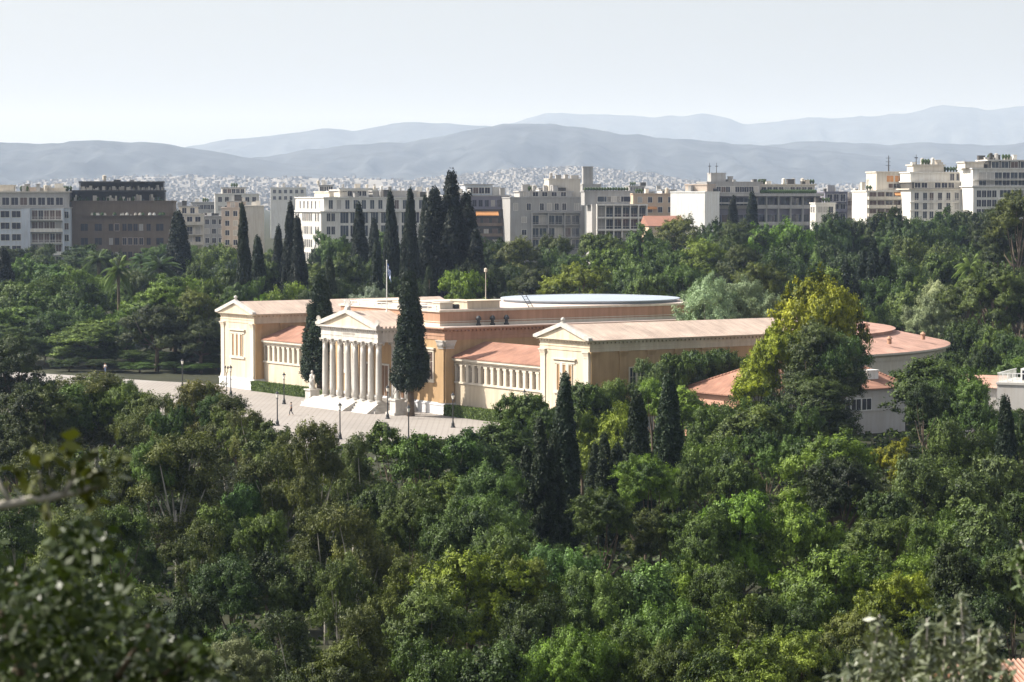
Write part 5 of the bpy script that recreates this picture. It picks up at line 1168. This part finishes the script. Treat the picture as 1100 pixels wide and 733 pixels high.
# --- fill the remaining floor of the wood with ordinary trees, spaced apart, never rising over what the photo shows clear
LINE = [(-40,440),(0,436),(40,432),(70,425),(150,428),(240,447),(290,462),(340,474),(400,474),(500,474),(555,462),(575,432),(610,425),(680,420),(735,424),(800,440),(870,470),(930,490),(975,480),(985,420),(1060,420),(1100,430),(1140,430)]
def line(px):
    for (a, b), (c, d) in zip(LINE, LINE[1:]):
        if a <= px <= c: return b+(d-b)*(px-a)/(c-a)
    return 440
def clear(x, y, r):
    u, v = hinv(x, y)
    if -64 < u < 46 and -48-r < v < 4: return False
    if -49-r < u < 49+r and -2 < v < 38: return False
    if math.hypot(u, v-45) < 46+r and v > 36: return False
    dx, dy = x-hx, y-hy; hu = dx*HU[0]+dy*HU[1]; hv = dx*HV[0]+dy*HV[1]
    if -13-r < hu < 1+r and -1-r < hv < 28+r: return False
    dx, dy = x-ax.x, y-ax.y
    if abs(dx-5) < 9+r and abs(dy-3) < 9+r: return False
    return True
GUARD = [(1030,1130,760,124),(555,622,578,205),(632,738,520,232),(928,978,472,318),(935,985,500,215),(700,800,424,306),(100,152,330,470),(152,192,302,560),(1024,1062,312,480),(130,240,402,425)]
def fill(n, D0, D1, kinds, tints, hr, wr, seed, top=None, gap=.8, ext=100):
    g = random.Random(seed); k = 0
    for _ in range(n*14):
        if k >= n: break
        D = math.sqrt(g.uniform(D0*D0, D1*D1)); px = g.uniform(-ext, 1100+ext); x = (px-550)/F*D; h = g.uniform(*hr); wd = h*g.uniform(*wr); gz = gh(x, D)
        if not clear(x, D, wd*.35): continue
        yt = pix((x, D, gz+h))[1]
        if D < 345 and yt < line(px)+6 and not (px > 985 and D > 320): continue
        if top and yt < top(px): continue
        hw = wd/2/D*F
        if any(D < gd and px+hw > a and px-hw < b and yt < yb for a, b, yb, gd in GUARD): continue
        if any((t['x']-x)**2+(t['y']-D)**2 < ((t['r']+wd/2)*gap)**2 for t in TREES): continue
        put(g.choice(kinds), x, D, gz, h, wd, g.choice(tints)); k += 1
    return k
EDGE = [(48,366),(66,372),(84,368),(102,374),(122,370),(142,376),(160,374),(178,378),(200,376),(220,372),(232,380),(74,384),(112,386),(150,388),(188,388),(216,390)]  # dark bushes added to stand for the shade under the canopy
for i, (px, yt) in enumerate(EDGE): T('broad', px, yt, 38, 446-(yt-366)*.9, ('dark','deep')[i % 2])
fill(40, 110, 200, ['broad','broad','roundpine','feather','loose'], ['mid','deep','dark','olive','mid','bright'], (4, 7.2), (.9, 1.6), 1, gap=.92)
fill(38, 195, 330, ['broad','broad','loose','sparse'], ['mid','deep','dark','olive'], (4.5, 7.8), (.8, 1.4), 2, gap=.9)
fill(70, 400, 560, ['broad','broad','roundpine'], ['mid','deep','dark','bright'], (8, 12), (.8, 1.1), 3, top=lambda px: 270, ext=40, gap=.75)
fill(70, 560, 760, ['broad','broad','roundpine'], ['mid','deep','dark'], (9, 13), (.9, 1.2), 4, top=lambda px: 262 if px < 700 else 236, ext=40, gap=.75)
# ------------------------------------------------------------------ trees close to the camera, thrown out of focus by the lens
def near_tree(name, base, stems, leaves, label, lm, size, elong, bark, n_per, spread, seed, tint=(1,1,1)):
    e = empty(name, base, 0, label, 'tree'); g = np.random.default_rng(seed); B0 = Vector(base)
    b = MB(); V = []; T_ = []
    for pts, rad in stems: b.tube([Vector(p)-B0 for p in pts], rad, 8)
    b.build('trunk', M[bark], e, smooth=True)
    for (a, c, n) in leaves:      # a twig from a to c carrying n leaves
        a = np.array(a)-np.array(base); c = np.array(c)-np.array(base); t = g.random((n, 1)); ax_ = unit(c-a)
        off = unit(g.normal(size=(n, 3))); p = a+(c-a)*t+off*spread*g.uniform(.3, 1, (n, 1))
        nn = off*.5+g.normal(size=(n, 3))*.6+np.array([0, 0, .5])
        V.append(leafset(n, g, p, nn, size, elong)); T_.append(.5+g.normal(size=n)*.25)
    c = link('crown', leafmesh('crown', np.concatenate(V), np.concatenate(T_), M[lm]), e); c.color = tint+(1,)
    return e
g = np.random.default_rng(9)
# dark evergreen at the lower left: crown fills x 0..200, y 570..733 of the photo at about seven metres
D0 = 7.2; tw = []; st = []
base = at(60, 733, D0); base = Vector((base.x, base.y, gh(base.x, base.y)-.1)); fork = at(60, 800, D0)
st.append(([base, base.lerp(fork, .5)+Vector((.08, 0, 0)), fork], [.09, .07, .05]))
for i in range(340):
    px = g.uniform(-60, 235); lim = 575+max(0, px-120)*1.15+30*math.sin(px*.05)+max(0, -px)*.2; py = lim+(790-lim)*g.random()**.75
    if px > 200 and py < 690: continue
    D = g.uniform(6.3, 8.6); c = at(px, py, D); a = c+Vector((g.normal()*.05-.02, g.normal()*.06, -.12)); tw.append((a, c, int(g.integers(26, 60))))
    if i % 14 == 0: st.append(([fork, fork.lerp(c, .5)+Vector((0, 0, -.05)), c], [.02, .012, .004]))
near_tree('evergreen_oak', tuple(base), st, tw, 'dark blurred evergreen filling the lower left corner close to the camera', 'leaf_near', .021, 1.6, 'bark', 0, .065, 21, (1.15,1.15,1.0))
# the pale bough reaching in from the left edge, with a few yellowing leaves
D1 = 6.0; A = lambda x, y, d=D1: at(x, y, d)
b0 = A(-260, 640); bb = Vector((b0.x, b0.y, gh(b0.x, b0.y)-.1))
st = [([bb, bb.lerp(b0, .6), b0, A(-120, 585), A(-10, 545), A(40, 536), A(78, 530), A(105, 522)], [.06,.05,.04,.020,.011,.010,.008,.006]),
      ([A(12, 541), A(4, 528), A(-6, 508)], [.007,.005,.003]), ([A(70, 531), A(78, 514), A(84, 498)], [.008,.006,.004]), ([A(50, 534), A(54, 520), A(57, 506)], [.005,.003,.002]), ([A(48, 535), A(43, 520), A(42, 505)], [.005,.004,.002]), ([A(50, 534), A(52, 548), A(55, 560)], [.004,.003,.002])]
tw = [(A(12,540), A(0,508), 6), (A(70,530), A(84,498), 7), (A(44,530), A(42,498), 7), (A(50,540), A(56,562), 8), (A(78,530), A(125,508), 24), (A(90,525), A(115,545), 16), (A(100,520), A(108,492), 12), (A(-80,570), A(-10,545), 16), (A(60,500), A(85,470), 10), (A(20,510), A(60,480), 12), (A(100,500), A(125,480), 8)]
near_tree('bare_branched_tree', tuple(bb), st, tw, 'pale thin blurred bough with few leaves reaching in from the left edge', 'leaf_near', .027, 1.8, 'bark_pale', 0, .05, 22, (2.2, 1.7, .9))
# grey-green olive sprigs rising at the lower right
D2 = 11.0; A = lambda x, y, d=D2: at(x, y, d)
base = A(1000, 733); base = Vector((base.x, base.y, gh(base.x, base.y)-.1)); fork = A(1000, 850)
st = [([base, base.lerp(fork, .6)+Vector((.1, .05, 0)), fork], [.12, .09, .07])]; tw = []
tips = [(1032,640,3),(1052,676,3),(1016,668,3),(996,665,3),(945,660,2),(958,680,2),(980,690,3),(1065,676,2),(1000,690,4),(1020,695,4),(1040,700,4),(970,705,4),(930,700,2),(910,712,2),(985,712,5),(1010,714,5),(1035,716,5),(955,716,4),(905,724,3),(890,728,2),(1000,726,5),(1050,728,5),(1025,728,5),(970,728,5),(1078,714,3),(1064,702,3)]
for i, (x, y, n) in enumerate(tips):
    dd = D2+g.uniform(-1.2, 1.4); tip = A(x, y, dd); root = A(x+g.normal()*14, y+75+g.uniform(0, 40), dd)
    st.append(([fork, root, tip], [.03, .012, .003])); tw.append((root, tip, 130)); tw.append((A(x+g.normal()*16, y+95, dd), A(x+g.normal()*9, y+16, dd), 80))
near_tree('olive_tree', tuple(base), st, tw, 'blurred pale olive sprigs rising at the lower right close to the camera', 'leaf_sprig', .018, 3.0, 'bark_pale', 0, .05, 23)
tips = [(1096,580),(1090,600),(1105,590),(1098,615),(1108,630)]; base = A(1150, 733, 12); base = Vector((base.x, base.y, gh(base.x, base.y)-.1)); fork = A(1150, 760, 12); st = [([base, fork], [.1, .05])]; tw = []
for x, y in tips: st.append(([fork, A(x+22, y+50, 12), A(x, y, 12)], [.03, .012, .004])); tw.append((A(x+22, y+50, 12), A(x, y, 12), 60))
near_tree('olive_tree', tuple(base), st, tw, 'blurred green-grey sprig at the right edge, halfway up the lower half', 'leaf_sprig', .026, 2.2, 'bark_pale', 0, .07, 24, (.7, .85, .6))

# ------------------------------------------------------------------ what every tree's label says
LAND = [('the brown stone hotel',132,250),('the left pavilion',253,380),('the columned portico',375,385),('the cypress right of the portico',441,372),('the cypress left of the portico',343,360),('the twin dark cypresses',594,490),('the tall golden yellow tree',868,350),('the red hipped roof',765,412),('the grey wall with windows',952,440),('the curved pink rear roof',965,362),('the silvery leaved pair',776,320),
  ('the flagpole',415,300),('the white-framed glass block',667,240),('the blank white wall',742,222),('the orange-awning hotel',952,215),('the long grey-roofed block',830,222),('the ornate white block',1010,215),('the right pavilion',605,385),('the blue-white roof ring',640,323),('the small rounded yellow bush',957,492),('the striped tile roof corner',1080,716),('the pale olive sprigs',1010,690),('the dark blurred evergreen',95,650),('the pale bough at the left edge',60,535),('the paved plaza',330,450),('the right clipped hedge',518,447),('the tallest cypress clump',482,240),('the large white corner block',400,240),('the flat-roofed annex',1085,412),('the pale balcony block at far left',35,250)]
used = {}
for t in TREES:
    if t['label']: continue
    cy = t['yt']+min(30, .3*t['h']/t['D']*F)
    best = min(LAND, key=lambda L_: math.hypot(L_[1]-t['px'], (L_[2]-cy)*1.0)); dx, dy = t['px']-best[1], cy-best[2]
    d = ('right of' if dx > 0 else 'left of') if abs(dx) > abs(dy) else ('below' if dy > 0 else 'above')
    w_ = t['h']; size = 'tall ' if w_ > 13 else ('low ' if w_ < 7 else '')
    used.setdefault((f"{size}{TNAME[t['tint']]} {KNAME[t['kind']]}", d, best[0]), []).append((math.hypot(dx, dy), t))
EXT = ['nearest','second nearest','third nearest','fourth nearest','fifth nearest','sixth nearest','seventh nearest','eighth nearest','ninth nearest','tenth nearest']
for (desc, d, lm), L_ in used.items():
    L_.sort(key=lambda q: q[0])
    for i, (_, t) in enumerate(L_):
        t['label'] = f'{desc}, {d} {lm}' if len(L_) == 1 else f'{desc}, {EXT[min(i, 9)]} {d} {lm}'
GR = dict(cypress='cypresses of the park', widecypress='cypresses of the park', palm='palms of the garden')
for t in TREES:
    if len(t['label'].split()) > 16: t['label'] = t['label'].replace(' tree,', ',').replace('very dark', 'dark').replace('the flat-roofed', 'flat-roofed')
    if len(t['label'].split()) > 16: t['label'] = t['label'].replace('thin-crowned ', '').replace('open-crowned ', '').replace(' at far left', '')
    if len(t['label'].split()) > 16: print('LONG', t['label'])
for t in TREES: tag(t['o'], t['label'], CAT[t['kind']], GR.get(t['kind'], 'trees of the park'))
print('TREES', len(TREES))

# low growth on the floor of the wood
def undergrowth():
    g = np.random.default_rng(3); P_ = []
    while len(P_) < 5200:
        D = math.sqrt(g.uniform(95**2, 345**2)); px = g.uniform(-80, 1180); x = (px-550)/F*D
        if not clear(x, D, .6): continue
        P_.append((x, D, gh(x, D)))
    V = []; T_ = []
    for p in P_:
        n = 24; r_ = g.uniform(.5, 1.3); e = unit(g.normal(size=(n, 3))+np.array([0, 0, .6])); q = np.array(p)+e*np.array([r_, r_, r_*.8])*g.uniform(.5, 1, (n, 1)); q[:, 2] = np.maximum(q[:, 2], p[2]+.05)
        V.append(leafset(n, g, q, e+g.normal(size=(n, 3))*.5, .34, 1.6)); T_.append(.4+g.normal()*.2+g.normal(size=n)*.15)
    o = link('undergrowth', leafmesh('undergrowth', np.concatenate(V), np.concatenate(T_), M['leaf_broad'])); o.color = (.8, .8, .7, 1)
    tag(o, 'low green undergrowth covering the floor of the wood', 'undergrowth', kind='stuff')
undergrowth()
